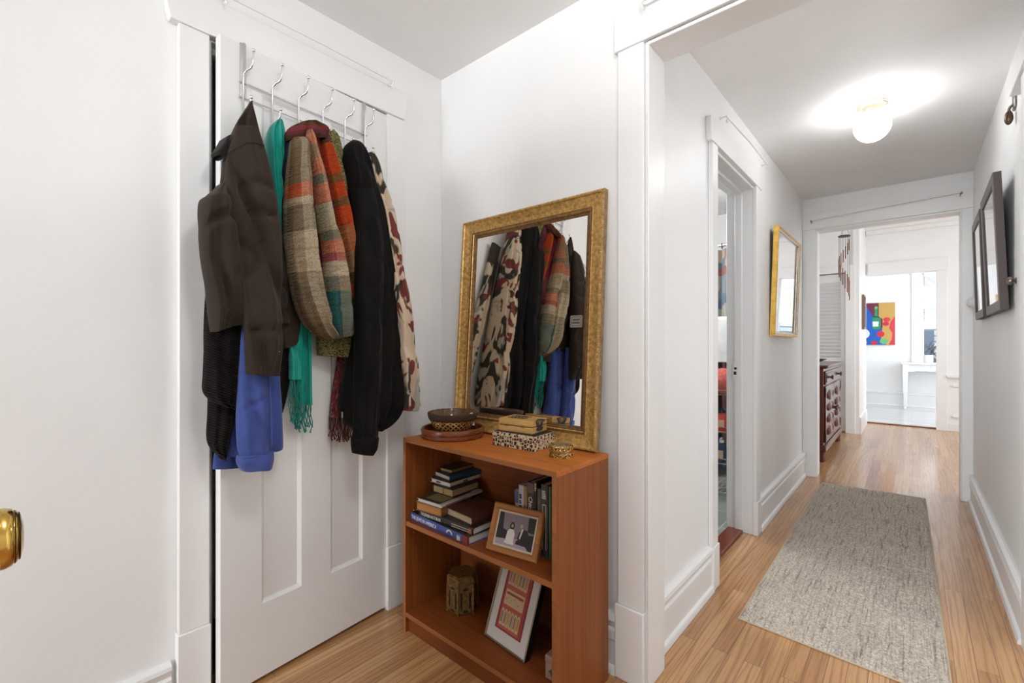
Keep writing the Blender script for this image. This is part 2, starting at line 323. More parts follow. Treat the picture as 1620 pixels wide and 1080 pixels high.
boxes('wall_closet', M_WALL, (-2.6, -2.5, .3, 1.3, 0, 2.43), (-2.6, -1.85, .2, .3, 0, 2.43), (-2.6, -1.85, 1.3, 1.4, 0, 2.43), (-2.6, -1.85, .2, 1.4, 2.43, 2.5), (-2.6, -1.85, .2, 1.4, -.05, .0))
boxes('wall_bathroom', M_WALL, (-2.4, -2.3, 1.56, 4.7, 0, 2.4), (-2.3, -.84, 1.5, 1.56, 0, 2.4), (-2.3, -.84, 1.5, 4.7, 2.4, 2.5))
boxes('wall_dining_left', M_WALL, (-1.25, -1.15, 4.82, 7.27, 0, 2.75))
boxes('wall_dining_closet', M_WALL, (-1.15, -.505, 7.36, 8.42, 0, 2.75), (-.60, -.505, 7.27, 7.36, 0, 2.75), (-1.15, -.60, 7.27, 7.36, 2.07, 2.75))
boxes('wall_dining_end', M_WALL, (.262, 2.6, 8.32, 8.44, 0, 2.75), (-.505, .262, 8.32, 8.44, 2.12, 2.75))
boxes('wall_sunroom', M_WALL, (-1.9, .10, 10.98, 11.1, 0, 2.75), (.10, .78, 10.98, 11.1, 0, .74), (.10, .78, 10.98, 11.1, 2.40, 2.75), (.78, 2.4, 10.98, 11.1, 0, 2.75), (-2.0, -1.9, 8.42, 11.1, 0, 2.75))
boxes('ceiling_sunroom', M_CEIL, (-2.0, 2.4, 8.42, 11.1, 2.75, 2.85))
qf = N('pale_grey_painted_boards', .16, 0, C(196, 196, 198)); v_ = qf.coord('Object', (1, 9, 1)); w_ = qf.n('ShaderNodeTexBrick'); qf.l(qf.coord('Object'), w_.inputs['Vector'])
w_.inputs['Scale'].default_value = 1; w_.inputs['Brick Width'].default_value = 2.5; w_.inputs['Row Height'].default_value = .09; w_.inputs['Mortar Size'].default_value = .002
w_.inputs['Color1'].default_value = C(190, 190, 192); w_.inputs['Color2'].default_value = C(204, 204, 206); w_.inputs['Mortar'].default_value = C(150, 150, 152); qf.base(w_.outputs[0])
boxes('floor_sunroom', qf.m, (-2.0, 2.4, 8.40, 11.1, -.06, .012))
qt = N('grey_floor_tile', .3); w_ = qt.n('ShaderNodeTexBrick'); qt.l(qt.coord('Object'), w_.inputs['Vector']); w_.inputs['Scale'].default_value = 1; w_.offset = 0
w_.inputs['Brick Width'].default_value = .3; w_.inputs['Row Height'].default_value = .3; w_.inputs['Mortar Size'].default_value = .004
w_.inputs['Color1'].default_value = C(150, 154, 150); w_.inputs['Color2'].default_value = C(162, 166, 162); w_.inputs['Mortar'].default_value = C(206, 206, 202); qt.base(w_.outputs[0])
boxes('floor_bathroom', qt.m, (-2.3, -.85, 1.56, 4.7, -.03, .006))
BASE = [(0, 0), (.032, 0), (.032, .012), (.028, .022), (.018, .028), (.018, .112), (.023, .118), (.023, .148), (.016, .157), (.020, .168), (.027, .185), (.024, .198), (.010, .206), (0, .206)]
def run(prof, p0, p1, nrm, mb):
    p0, p1, nrm = Vector(p0), Vector(p1), Vector(nrm); k = len(prof)
    vs = [p+nrm*d+Vector((0, 0, z)) for p in (p0, p1) for d, z in prof]
    mb.add(vs, [(i, (i+1) % k, k+(i+1) % k, k+i) for i in range(k)]+[tuple(range(k-1, -1, -1)), tuple(range(k, 2*k))])
def base(name, p0, p1, nrm, prof=BASE): m = MB(); run(prof, p0, p1, nrm, m); return struct(name, m, M_TRIM, smooth=25)
base('baseboard_left', (XL, -1.8, 0), (XL, .372, 0), (1, 0, 0), [(d, z*.82) for d, z in BASE])
base('baseboard_back', (-1.70, YB, 0), (-.775, YB, 0), (0, -1, 0))
base('baseboard_hall_left', (XHL, 1.56, 0), (XHL, 2.215, 0), (1, 0, 0))
base('baseboard_hall_left_far', (XHL, 3.118, 0), (XHL, YF, 0), (1, 0, 0))
base('baseboard_hall_right', (XHR, 2.592, 0), (XHR, YF, 0), (-1, 0, 0))
base('baseboard_sunroom', (-1.9, 10.98, 0.012), (2.4, 10.98, 0.012), (0, -1, 0), [(0, 0), (.03, 0), (.02, .02), (.02, .2), (.03, .21), (.03, .235), (0, .25)])
base('baseboard_dining_closet', (-.505, 7.27, 0), (-.505, 8.3, 0), (1, 0, 0), [(0, 0), (.02, 0), (.02, .2), (0, .22)])
def rounded_head(mb, a0, a1, z0, z1, plane, d0, d1):
    """head casing with rounded ends; plane 'x' runs along Y on a wall of constant X, 'y' along X"""
    r = .028; pts = []
    for (ca, cz, t0) in ((a1-r, z1-r, 0), (a0+r, z1-r, 90)):
        pts += [(ca+r*math.cos(math.radians(t0+q*22.5)), cz+r*math.sin(math.radians(t0+q*22.5))) for q in range(5)]
    pts += [(a0+.006, z0+.03), (a0+.014, z0), (a1-.014, z0), (a1-.006, z0+.03)]
    vs = [((d, a, z) if plane == 'x' else (a, d, z)) for d in (d0, d1) for a, z in pts]; k = len(pts)
    mb.add(vs, [tuple(range(k)), tuple(range(2*k-1, k-1, -1))]+[(i, (i+1) % k, k+(i+1) % k, k+i) for i in range(k)])
# closet door surround
m = MB(); m.box(XL, -1.704, .389, .472, .25, 2.142); m.box(XL, -1.704, 1.135, 1.228, .27, 2.142); m.box(-1.84, XL, .472, .484, 0, 2.142); m.box(-1.84, XL, 1.128, 1.14, 0, 2.142); m.box(-1.84, XL, .48, 1.13, 2.138, 2.15)
m.box(-1.80, -1.765, .484, .497, 0, 2.13); m.box(-1.80, -1.765, .484, 1.13, 2.115, 2.138)
m.box(XL, -1.697, .384, .474, 0, .25); m.box(XL, -1.697, 1.133, 1.233, 0, .27); rounded_head(m, .352, 1.236, 2.142, 2.262, 'x', XL, -1.697)
struct('trim_1', m, M_TRIM, bevel=.003, smooth=30)
# archway between foyer and hall
m = MB(); m.box(-.768, -.672, 1.434, YB, .252, 2.155); m.box(-.664, .0, 1.441, 1.448, 2.147, 2.155)
m.box(-.672, -.664, 1.446, YB, 0, 2.155); m.box(-.664, -.657, 1.441, 1.572, 0, 2.147); m.box(-.72, -.664, YB, 1.572, 0, 2.147); m.box(-.664, .43, 1.441, 1.572, 2.14, 2.155)
m.box(-.775, -.670, 1.426, YB, 0, .252); m.box(-.78, .6, 1.430, YB, 2.155, 2.275)
struct('trim_2', m, M_TRIM, bevel=.003, smooth=30)
# bathroom doorway
m = MB(); m.box(XHL, -.698, 2.219, 2.297, .2, 2.09); m.box(XHL, -.698, 3.022, 3.112, .2, 2.09); m.box(XHL, -.691, 2.214, 2.299, 0, .2); m.box(XHL, -.693, 3.02, 3.116, 0, .2)
m.box(-.87, -.715, 2.27, 2.29, 0, 2.09); m.box(-.87, -.715, 3.025, 3.04, 0, 2.09); m.box(-.82, -.778, 3.012, 3.026, 0, 2.09); m.box(-.87, -.715, 2.29, 3.03, 2.075, 2.092); m.box(-.82, -.778, 2.29, 3.03, 2.06, 2.076)
rounded_head(m, 2.18, 3.15, 2.09, 2.208, 'x', XHL, -.694)
struct('trim_3', m, M_TRIM, bevel=.003, smooth=30)
m = MB(); m.box(-.862, -.775, 2.29, 3.025, 0, .018)
struct('trim_4', m, plain('mahogany_threshold', C(120, 58, 40), .3, 0, .2, 6, stretch=(8, 1, 1)), bevel=.006)
# doorway at the end of the hall
m = MB(); m.box(XHL, -.622, 4.676, YF, 0, 2.13); m.box(.272, XHR, 4.676, YF, 0, 2.13); m.box(XHL, XHR, 4.670, YF, 2.13, 2.262); m.box(-.64, -.615, YF-.01, 4.83, 0, 2.125); m.box(.266, .29, YF-.01, 4.83, 0, 2.125); m.box(-.64, .29, YF-.01, 4.83, 2.115, 2.14)
struct('trim_5', m, M_TRIM, bevel=.003, smooth=30)
# head casing of a doorway nearer on the right wall
m = MB(); rounded_head(m, 1.75, 2.79, 2.165, 2.285, 'x', .302, XHR); m.box(.312, XHR, 2.52, 2.59, 0, 2.165); m.box(.312, XHR, 1.65, 1.72, 0, 2.165)
struct('trim_6', m, M_TRIM, bevel=.003, smooth=30)
# dining room trim: closet casing, far opening, wainscot, crown
m = MB(); m.box(-.645, -.575, 7.245, 7.27, 0, 2.06); m.box(-.575, -.548, 7.252, 7.27, 0, 2.75); m.box(-1.15, -.575, 7.245, 7.27, 2.06, 2.15)
m.box(.245, .345, 8.295, 8.32, .27, 2.12); m.box(.24, .348, 8.288, 8.32, 0, .27); m.box(-.48, .36, 8.29, 8.32, 2.12, 2.29); m.box(.245, .27, 8.31, 8.45, 0, 2.12)
m.box(.345, 2.6, 8.27, 8.32, .70, .725); m.box(.40, 2.6, 8.30, 8.32, .58, .60); m.box(.345, 2.6, 8.30, 8.32, 0, .10); m.box(.40, 2.6, 8.295, 8.32, .18, .20)
m.box(-.5, 2.6, 8.26, 8.32, 2.69, 2.75)
struct('trim_7', m, M_TRIM, bevel=.003)
m = MB(); m.box(-.5, .25, 8.385, 8.42, 0, .016); struct('trim_8', m, plain('dark_oak_threshold', C(120, 70, 52), .4), bevel=.004)
# closet door, ajar: leaf with two tall sunk panels, hinges
def sunk_panel_leaf(w, h, t, z0, panels, d=.009, b=.014):
    m = MB(); xs = sorted({0, w}|{a for p in panels for a in p[:2]}); zs = sorted({z0, h}|{a for p in panels for a in p[2:]})
    for i in range(len(xs)-1):
        for j in range(len(zs)-1):
            hit = any(p[0] <= xs[i] and xs[i+1] <= p[1] and p[2] <= zs[j] and zs[j+1] <= p[3] for p in panels)
            if not hit: m.box(xs[i], xs[i+1], -t, 0, zs[j], zs[j+1])
    return m
PAN = [(.127, .268, .262, 2.0), (.385, .53, .262, 2.0)]
m = sunk_panel_leaf(.648, 2.137, .036, .014, PAN)
def todoor(m): m.v = [tuple(DM @ Vector(p)) for p in m.v]; return m
dr = bpy.data.objects.new('door_1', None); COL.objects.link(dr); dr.location = DO; dr['kind'] = 'structure'
dr['label'] = 'white two-panel closet door standing slightly ajar behind the coats'; dr['category'] = 'door'
todoor(m).build('door_leaf', M_DOOR, dr, world=True, smooth=30)
for x0, x1, z0, z1 in PAN:
    m = MB(); i = .012
    a = [(x0, 0, z0), (x1, 0, z0), (x1, 0, z1), (x0, 0, z1)]; b_ = [(x0+i, -.010, z0+i), (x1-i, -.010, z0+i), (x1-i, -.010, z1-i), (x0+i, -.010, z1-i)]
    m.add(a+b_+[(x, -.03, z) for x, _, z in a], [(4, 5, 6, 7), (8, 11, 10, 9)]+[(k, (k+1) % 4, 4+(k+1) % 4, 4+k) for k in range(4)]+[(k, 8+k, 8+(k+1) % 4, (k+1) % 4) for k in range(4)])
    todoor(m).build('door_panel', M_DOOR, dr, world=True, smooth=0)
for z in (1.89, .325):
    m = MB(); m.lathe([(0.0001, -.066), (.007, -.062), (.0045, -.056), (.0075, -.052), (.0075, -.018), (.0066, -.017), (.0066, -.016), (.0075, -.015), (.0075, .016), (.0066, .017), (.0075, .018), (.0075, .052), (.0045, .056), (.007, .062), (.0001, .066)], 14, 0, Matrix.Translation((.657, .004, z)))
    m.box(.640, .657, -.001, .0015, z-.05, z+.05); todoor(m).build('hinge', M_TRIM, dr, world=True)
# entrance door standing open just left of the viewpoint, its brass knob reaching into view
ed = bpy.data.objects.new('door_2', None); COL.objects.link(ed); ed.location = (-.52, -.045, 0); ed['kind'] = 'structure'
ed['label'] = 'open entrance door with a polished brass knob'; ed['category'] = 'door'
m = MB(); m.box(-.86, 0, -.045, 0, .01, 2.05); m.build('door_leaf', M_DOOR, ed)
kb = MB(); KM = Matrix.Translation((-.125, -.004, .966)) @ Matrix.Rotation(-math.pi/2, 4, 'X')
kb.lathe([(.0001, 0), (.031, 0), (.031, .004), (.024, .008), (.012, .012), (.011, .024), (.018, .029), (.0262, .034), (.0268, .0365), (.0262, .038), (.0284, .040), (.0290, .045), (.0284, .0505), (.0268, .0515), (.0266, .053), (.0282, .0545), (.0280, .060), (.0262, .0645), (.0245, .0655), (.0243, .0668), (.0225, .0685), (.0217, .0685), (.0213, .0698), (.019, .0705), (.012, .072), (.0001, .0725)], 40, 0, KM)
kk = kb.build('door_knob', [M_BRASS], ed, smooth=50); kk['label'] = 'ringed brass knob'
kr = MB()
for r, z in ((.0266, .0332), (.0267, .0482), (.0240, .0622), (.0214, .0652)): kr.tube([((-.125+r*math.cos(a*math.pi/20)), z-.0, .966+r*math.sin(a*math.pi/20)) for a in range(41)], .0007, 6)
kr.build('knob_ring', M_BRASS_DARK, kk)
# thin white curtain rods over the doorways
def rod(label, p0, p1, nrm, hook=.03):
    p0, p1, nrm = Vector(p0), Vector(p1), Vector(nrm); t = thing('curtain_rod', label, 'curtain rod', p0, 0, 'thin white rods above the doorways')
    m = MB(); m.tube([p0+nrm*.03, p0+nrm*.036+(p1-p0)*.5, p1+nrm*.03], .0042, 8); m.build('rod', M_TRIM, t, world=True)
    for p, sg in ((p0, 1), (p1, -1)):
        d = (p1-p0).normalized()*sg; m = MB()
        m.tube([p, p+nrm*.012, p+nrm*.03+Vector((0, 0, .004)), p+nrm*.034+d*.004-Vector((0, 0, .008)), p+nrm*.026+d*.006-Vector((0, 0, .018)), p+nrm*.034+d*.008-Vector((0, 0, .026))], .0035, 6); m.tube([p-nrm*.0, p+nrm*.003], .009, 10); m.build('bracket', M_STEEL if hook > .03 else M_TRIM, t, world=True)
    return t
rod('white curtain rod above the closet door', (-1.69, .50, 2.268), (-1.69, 1.137, 2.262), (1, 0, 0))
rod('white curtain rod above the bathroom doorway', (-.69, 2.30, 2.222), (-.69, 3.10, 2.232), (1, 0, 0))
rod('white curtain rod above the doorway at the hall end', (-.655, 4.67, 2.20), (.27, 4.67, 2.245), (0, -1, 0), .04)
rod('white curtain rod above the wide foyer archway', (-.668, 1.43, 2.262), (.4, 1.43, 2.262), (0, -1, 0))
# louvred closet door in the dining room
ld = bpy.data.objects.new('door_3', None); COL.objects.link(ld); ld.location = (-1.14, 7.30, 0); ld['kind'] = 'structure'
ld['label'] = 'white louvred closet door behind the dark cabinet'; ld['category'] = 'door'
m = MB(); W = .49; m.box(0, .05, 0, .03, .02, 2.05); m.box(W-.05, W, 0, .03, .02, 2.05); m.box(.05, W-.05, 0, .03, .02, .16); m.box(.05, W-.05, 0, .03, 1.95, 2.05); m.box(.05, W-.05, 0, .03, .86, .96)
m.build('door_frame', M_TRIM, ld)
m = MB()
for z in [.20+.046*i for i in range(15)]+[1.0+.046*i for i in range(21)]:
    m.box(.045, W-.045, -.020, .020, -.003, .003, 0, Matrix.Translation((0, .012, z)) @ Matrix.Rotation(math.radians(38), 4, 'X'))
m.box(.05, W-.05, .024, .028, .16, 1.95); m.build('louvres', M_TRIM, ld)
m = MB(); m.tube([(W-.08, -.0, .90), (W-.08, -.03, .90)], .008, 10); m.tube([(W-.09, -.03, .90), (W-.02, -.034, .90)], .012, 10); m.build('lever_handle', M_STEEL, ld)
# sunroom window with blind
wd = bpy.data.objects.new('window_1', None); COL.objects.link(wd); wd.location = (.10, 10.98, .74); wd['kind'] = 'structure'
wd['label'] = 'white sash window with a raised blind in the sunroom'; wd['category'] = 'window'
m = MB(); m.box(-.11, 0, -.02, .0, -.01, 1.66); m.box(.68, .79, -.02, .0, -.01, 1.66); m.box(-.13, .81, -.02, .0, 1.66, 1.80); m.box(-.13, .81, -.06, .02, -.05, -.01)
for z0, z1, y in ((0, .80, .05), (.75, 1.66, .02)):
    m.box(.0, .06, y, y+.03, z0, z1); m.box(.62, .68, y, y+.03, z0, z1); m.box(.06, .62, y, y+.03, z0, z0+.06); m.box(.06, .62, y, y+.03, z1-.06, z1)
m.build('window_frame', M_TRIM, wd, bevel=.003)
qg = N('window_glass', 0, 0, (1, 1, 1, 1)); qg.b.inputs['Transmission Weight'].default_value = 1; qg.b.inputs['IOR'].default_value = 1.02
m = MB(); m.box(.05, .63, .064, .067, .05, .76); m.box(.05, .63, .034, .037, .8, 1.62); m.build('pane', qg.m, wd)
qb = N('white_blind_slats', .6, 0, (.85, .85, .86, 1)); qb.b.inputs['Transmission Weight'].default_value = 0
m = MB()
for k in range(34): m.box(.065, .615, -.012, .012, -.0008, .0008, 0, Matrix.Translation((0, .0, .80+.0245*k)) @ Matrix.Rotation(math.radians(62), 4, 'X'))
m.box(.06, .62, -.015, .02, 1.62, 1.66); m.box(.3, .303, -.016, -.013, .79, 1.63); m.build('blind', qb.m, wd)
# the street side seen through that window
qh = N('grey_siding_and_snow', .9); w_ = qh.n('ShaderNodeTexBrick'); v_ = qh.coord('Object', (1, 1, 1), (math.pi/2, 0, 0)); qh.l(v_, w_.inputs['Vector'])
w_.inputs['Scale'].default_value = 1; w_.inputs['Row Height'].default_value = .16; w_.inputs['Brick Width'].default_value = 6; w_.inputs['Mortar Size'].default_value = .02
w_.inputs['Color1'].default_value = C(150, 158, 168); w_.inputs['Color2'].default_value = C(176, 182, 190); w_.inputs['Mortar'].default_value = C(96, 104, 112); qh.base(w_.outputs[0])
t = thing('neighbouring_house', 'grey-sided house seen through the sunroom window', 'house', (1.2, 17, -2))
m = MB(); m.box(-2.5, 2.5, 0, 2, 0, 4.1); m.build('wall', qh.m, t)
m = MB(); m.prism([(-2.7, 4.1), (2.7, 4.1), (1.8, 4.7), (-1.8, 4.7)], -2.2, .2, 0, Matrix.Rotation(math.pi/2, 4, 'X')); m.build('roof', plain('snowy_roof', (.8, .82, .85, 1), .9), t)
m = MB(); m.box(-1.55, -.75, -.05, .02, 2.2, 3.5); m.build('window', plain('dark_window', C(88, 96, 110), .2), t)
# ------------------------------------------------------------------ the over-door rack
rk = thing('over_door_rack', 'chrome wire rack of hooks hung over the white closet door', 'coat rack', D(.3, 0, 2.137))
def rpart(name, mb, mat=None, parent=None): return mb.build(name, mat or M_CHROME, parent or rk, world=True, smooth=60)
for s in (.066, .534):
    m = MB(); m.tube([D(s, -.038, 2.08), D(s, -.038, 2.139), D(s, -.036, 2.1405), D(s, .0, 2.1405), D(s, .003, 2.139), D(s, .004, 2.10), D(s, .006, 1.955)], .009, 8, flat=.14); rpart('door_strap', m)
for z in (2.007, 1.958):
    m = MB(); m.tube([D(.052, .010, z), D(.3, .010, z), D(.545, .010, z)], .0026, 8); rpart('rail', m)
HS = [.062, .156, .25, .344, .438, .530]
for i, s in enumerate(HS):
    m = MB(); up = [(0, .070, 1.938), (0, .066, 1.916), (0, .052, 1.895), (0, .034, 1.888), (0, .020, 1.897), (0, .014, 1.915), (0, .014, 1.96), (0, .014, 2.022), (.002, .018, 2.035), (.006, .030, 2.043), (.010, .044, 2.046), (.012, .052, 2.055), (.012, .055, 2.07), (.013, .056, 2.10)]
    up = [D(s+a, n, z) for a, n, z in up]; m.tube(up, .0033, 8); h = rpart('hook', m)
    for p in (up[0], up[-1]):
        m = MB(); m.ball(p, .0062, n=8); rpart('ball_tip', m, None, h)

# ------------------------------------------------------------------ garments
def catmull(P, t):
    n = len(P)-1; x = min(max(t*n, 0), n-1e-6); i = int(x); f = x-i
    a, b, c, d = P[max(i-1, 0)], P[i], P[i+1], P[min(i+2, n)]
    return [.5*((2*q)+(r-p)*f+(2*p-5*q+4*r-s_)*f*f+(3*q-p-3*r+s_)*f**3) for p, q, r, s_ in zip(a, b, c, d)]
def drape(name, mat, rows, parent, folds=(), seed=0, seg=96, lev=80, px=.62, py=.85, wr=.004, hem=.025, wsc=9, cr=.014):
    """a hanging piece of cloth with thickness. rows: left edge (u,v), right edge (u,v), back and front offset from the door."""
    rows = [(r[0], r[1], r[2], r[1]+(r[6] if len(r) > 6 else 0), r[3], r[4], r[5] if len(r) > 5 else 1) for r in rows]
    vs = []; uvs = []; fs = []; L = 0; prev = None
    for i in range(lev+1):
        t = i/lev; uL, vL, uR, vR, nb, nf, fg = catmull(rows, t)
        nm = (nb+nf)/2; hd = max((nf-nb)/2, .002); a = at_door(uL, vL, nm); b = at_door(uR, vR, nm)
        hw = (b[0]-a[0])/2; hw = math.sqrt(max(hw*hw-(.55*hd)**2, (.55*hw)**2)); sc_ = (a[0]+b[0])/2; zc = (a[1]+b[1])/2
        if prev: L += math.hypot(zc-prev[1], (sc_-prev[0])*.5)
        prev = (sc_, zc)
        for k in range(seg+1):
            th = 2*math.pi*(k % seg)/seg; c, s_ = math.cos(th), math.sin(th)
            x = math.copysign(abs(c)**px, c); y = math.copysign(abs(s_)**py, s_)
            sx = sc_+hw*x; z = zc+(b[1]-a[1])/2*x; n = nm+hd*y
            f = 0
            for fr, am, ph, pw in folds: f += am*fg*(t**pw)*math.sin(fr*math.pi*x+ph+1.2*noise.noise(Vector((seed*3.1, t*2.2, fr))))
            p = Vector((sx*wsc, z*wsc*.55, seed*7.7+(5 if s_ < 0 else 0)))
            f += wr*(noise.noise(p)+.6*noise.noise(p*2.3))
            q3 = noise.noise(Vector((sx*7+seed*1.7+z*1.4, z*2.4, seed*5.1+(3 if s_ < 0 else 0)))); f -= cr*fg*max(0, 1-abs(q3)*4.5)*min(1, t*5)
            q4 = noise.noise(Vector((sx*5-z*5+seed, z*5+sx*3, seed*2.9))); f -= .6*cr*fg*max(0, 1-abs(q4)*6)*min(1, t*4)
            n += f*(s_ if s_ >= 0 else .4*s_); sx += wr*.8*noise.noise(Vector((9+x, z*wsc*.4, seed*7.7)))*abs(c)
            n = max(n, .004)
            if k < seg: vs.append(D(sx, n, z))
            uvs.append((((x+1)/2 if s_ >= 0 else 1-(x+1)/2), t))
    for i in range(lev):
        for k in range(seg): fs.append((i*seg+k, i*seg+(k+1) % seg, (i+1)*seg+(k+1) % seg, (i+1)*seg+k))
    W = seg+1
    fu = [[uvs[i*W+k], uvs[i*W+k+1], uvs[(i+1)*W+k+1], uvs[(i+1)*W+k]] for i in range(lev) for k in range(seg)]
    # hem turned inside, so the piece reads as an open edge of cloth
    last = vs[lev*seg:(lev+1)*seg]; cen = sum((Vector(p) for p in last), Vector())/seg; cur = lev*seg
    for q, (sh, up) in enumerate(((.93, .002), (.86, hem), (.5, hem*1.6))):
        b0 = len(vs); vs += [cen+(Vector(p)-cen)*sh+Vector((0, 0, up)) for p in last]
        for k in range(seg):
            fs.append((cur+k, cur+(k+1) % seg, b0+(k+1) % seg, b0+k)); fu.append([(.5, .98)]*4)
        cur = b0
    fs.append(tuple(cur+k for k in range(seg))); fu.append([(.5, .98)]*seg); fs.append(tuple(range(seg-1, -1, -1))); fu.append([(.5, 0)]*seg)
    m = MB(); m.add(vs, fs, 0, None, None)
    for i, uv in enumerate(fu): m.uv[i] = uv
    return m.build(name, mat, parent, world=True, smooth=75)
def fringe(name, mat, parent, uL, uR, v0, v1, n, count, r=.0016, seed=1, slope=0, tw=.003):
    rnd = random.Random(seed); m = MB()
    for k in range(count):
        f = (k+.5)/count; u = uL+(uR-uL)*f; s0, z0 = at_door(u, v0+slope*f, n); _, z1 = at_door(u, v1+slope*f+rnd.uniform(-6, 5), n)
        nn = n+rnd.uniform(-.008, .008); ph = rnd.uniform(0, 6); dr_ = rnd.uniform(-.006, .006)
        m.tube([D(s0+tw*math.sin(ph+q*1.1)*q/6+dr_*q/8, nn+.003*math.cos(ph+q), z0+.006+(z1-z0-.006)*q/8) for q in range(9)], [r]*8+[r*1.6], 5)
    return m.build(name, mat, parent, world=True)
def seam(name, mat, parent, pts, n, r=.0011):
    m = MB(); m.tube([D(*(lambda sz: (sz[0], nn, sz[1]))(at_door(u, v, nn))) for u, v, nn in [(p[0], p[1], p[2] if len(p) > 2 else n) for p in pts]], r, 6); return m.build(name, mat, parent, world=True)
G = 'garments hung on the over-door rack'
def garment(name, label, cat, s, z=1.93, n=.05): return thing(name, label, cat, D(s, n, z), 0, G)
# floral scarf, far right
t = garment('floral_shawl', 'cream and dark floral print shawl on the hook nearest the hinges', 'shawl', .543)
drape('shawl_cloth', M_FLORAL, [(584, 240, 591, .05, .075), (580, 262, 600, .035, .10), (584, 300, 610, .03, .13), (588, 340, 620, .025, .15), (594, 400, 629, .02, .17), (602, 470, 640, .02, .19), (610, 540, 648, .02, .20), (612, 600, 654, .02, .20), (616, 648, 655, .025, .19)], t, [(2.2, .014, .3, .5), (5, .007, 1, .8)], 3, wr=.006)
drape('shawl_tail', M_FLORAL, [(600, 330, 620, .02, .05), (612, 430, 634, .015, .055), (624, 520, 649, .012, .06), (634, 580, 657, .012, .06), (640, 630, 664, .012, .055, 1, 10)], t, [(3, .006, .3, .6)], 31, lev=40)
fringe('shawl_fringe', M_TAN, t, 643, 664, 639, 644, .035, 20, .0008, 5, -2)
# dark red fringed scarf behind the fur
t = garment('paisley_scarf', 'dark red patterned scarf with knotted fringe hanging behind the black fur jacket', 'scarf', .41, 1.9, .03)
drape('scarf_cloth', M_PAISLEY, [(545, 330, 565, .01, .03), (540, 420, 562, .01, .035), (536, 540, 557, .01, .04), (530, 590, 552, .01, .04), (523, 640, 556, .01, .045), (521, 660, 560, .01, .045)], t, [(3, .004, .2, .5)], 8, lev=40)
fringe('scarf_fringe', M_MAROON, t, 521, 560, 660, 693, .028, 24, .0022, 3, 3, .004)
# olive boucle jacket
t = garment('olive_jacket', 'olive nubbly knit jacket between the plaid scarf and the black fur', 'jacket', .36)
drape('jacket_body', M_OLIVE, [(513, 206, 528, .045, .07), (509, 222, 537, .03, .085), (505, 270, 545, .02, .085), (503, 340, 556, .015, .085), (500, 410, 566, .015, .09), (500, 480, 569, .015, .09), (501, 540, 568, .015, .09), (502, 562, 562, .015, .085, 1, 5)], t, [(3, .005, .2, .5)], 12)
drape('jacket_shoulder', M_OLIVE, [(515, 207, 526, .06, .085), (518, 222, 534, .05, .10), (524, 260, 541, .045, .10), (532, 310, 551, .04, .10), (540, 360, 559, .035, .10), (547, 420, 567, .03, .10), (554, 480, 569, .03, .10), (548, 530, 568, .03, .095)], t, (), 13, lev=40)
# black fur jacket
t = garment('fur_jacket', 'black plush fur jacket with a hanging cuffed sleeve', 'jacket', .44)
drape('jacket_body', M_FUR, [(555, 222, 562, .06, .08), (545, 230, 571, .04, .11), (540, 250, 580, .03, .14), (543, 300, 596, .025, .155), (549, 350, 606, .02, .165), (555, 400, 613, .02, .17), (560, 460, 623, .02, .175), (558, 520, 631, .02, .18), (550, 570, 634, .02, .185), (541, 620, 634, .02, .185), (539, 648, 631, .02, .18), (548, 668, 618, .025, .17), (560, 680, 600, .03, .15)], t, [(3, .010, .6, .5), (6, .005, .2, .6)], 15, lev=80, px=.72)
drape('sleeve', M_FUR, [(556, 300, 590, .12, .18), (560, 360, 602, .12, .20), (562, 430, 606, .12, .205), (562, 500, 604, .12, .21), (561, 570, 602, .12, .21), (560, 640, 599, .12, .205), (560, 690, 596, .12, .20)], t, [(2, .006, .5, .5)], 16, px=.8)
drape('cuff', M_FUR, [(560, 690, 597, .115, .205), (557, 696, 596, .11, .21), (557, 708, 594, .11, .21), (558, 718, 588, .115, .205)], t, (), 17, lev=24, px=.8, hem=.012)
m = MB(); s_, z_ = at_door(541, 653, .15); m.box(-.003, .003, -.002, .002, -.018, .004, 0, Matrix.Translation(D(s_, .15, z_))); m.build('zip_pull', M_STEEL, t, world=True)
# teal pashmina
t = garment('teal_scarf', 'teal woollen scarf with a knotted fringe', 'scarf', .165)
drape('scarf_cloth', M_TEAL, [(438, 189, 445, .055, .07), (425, 201, 448, .035, .08), (421, 222, 451, .028, .085), (423, 260, 453, .022, .08), (430, 310, 455, .02, .075), (438, 380, 462, .018, .07), (448, 450, 476, .018, .065), (462, 520, 490, .018, .06), (467, 580, 491, .018, .06), (467, 640, 492, .018, .055)], t, [(2.4, .011, 1.2, .15), (4.5, .007, 0, .3)], 21, lev=80)
drape('scarf_end', M_TEAL, [(452, 480, 478, .05, .075), (457, 530, 479, .05, .08), (457, 570, 477, .05, .08), (457, 600, 477, .05, .078)], t, [(2, .004, .5, .3)], 22, lev=30)
fringe('scarf_fringe', M_TEALFR, t, 458, 477, 598, 668, .066, 14, .0013, 9, 0, .006); fringe('scarf_fringe', M_TEALFR, t, 466, 492, 638, 678, .036, 22, .0017, 11, 2, .004)
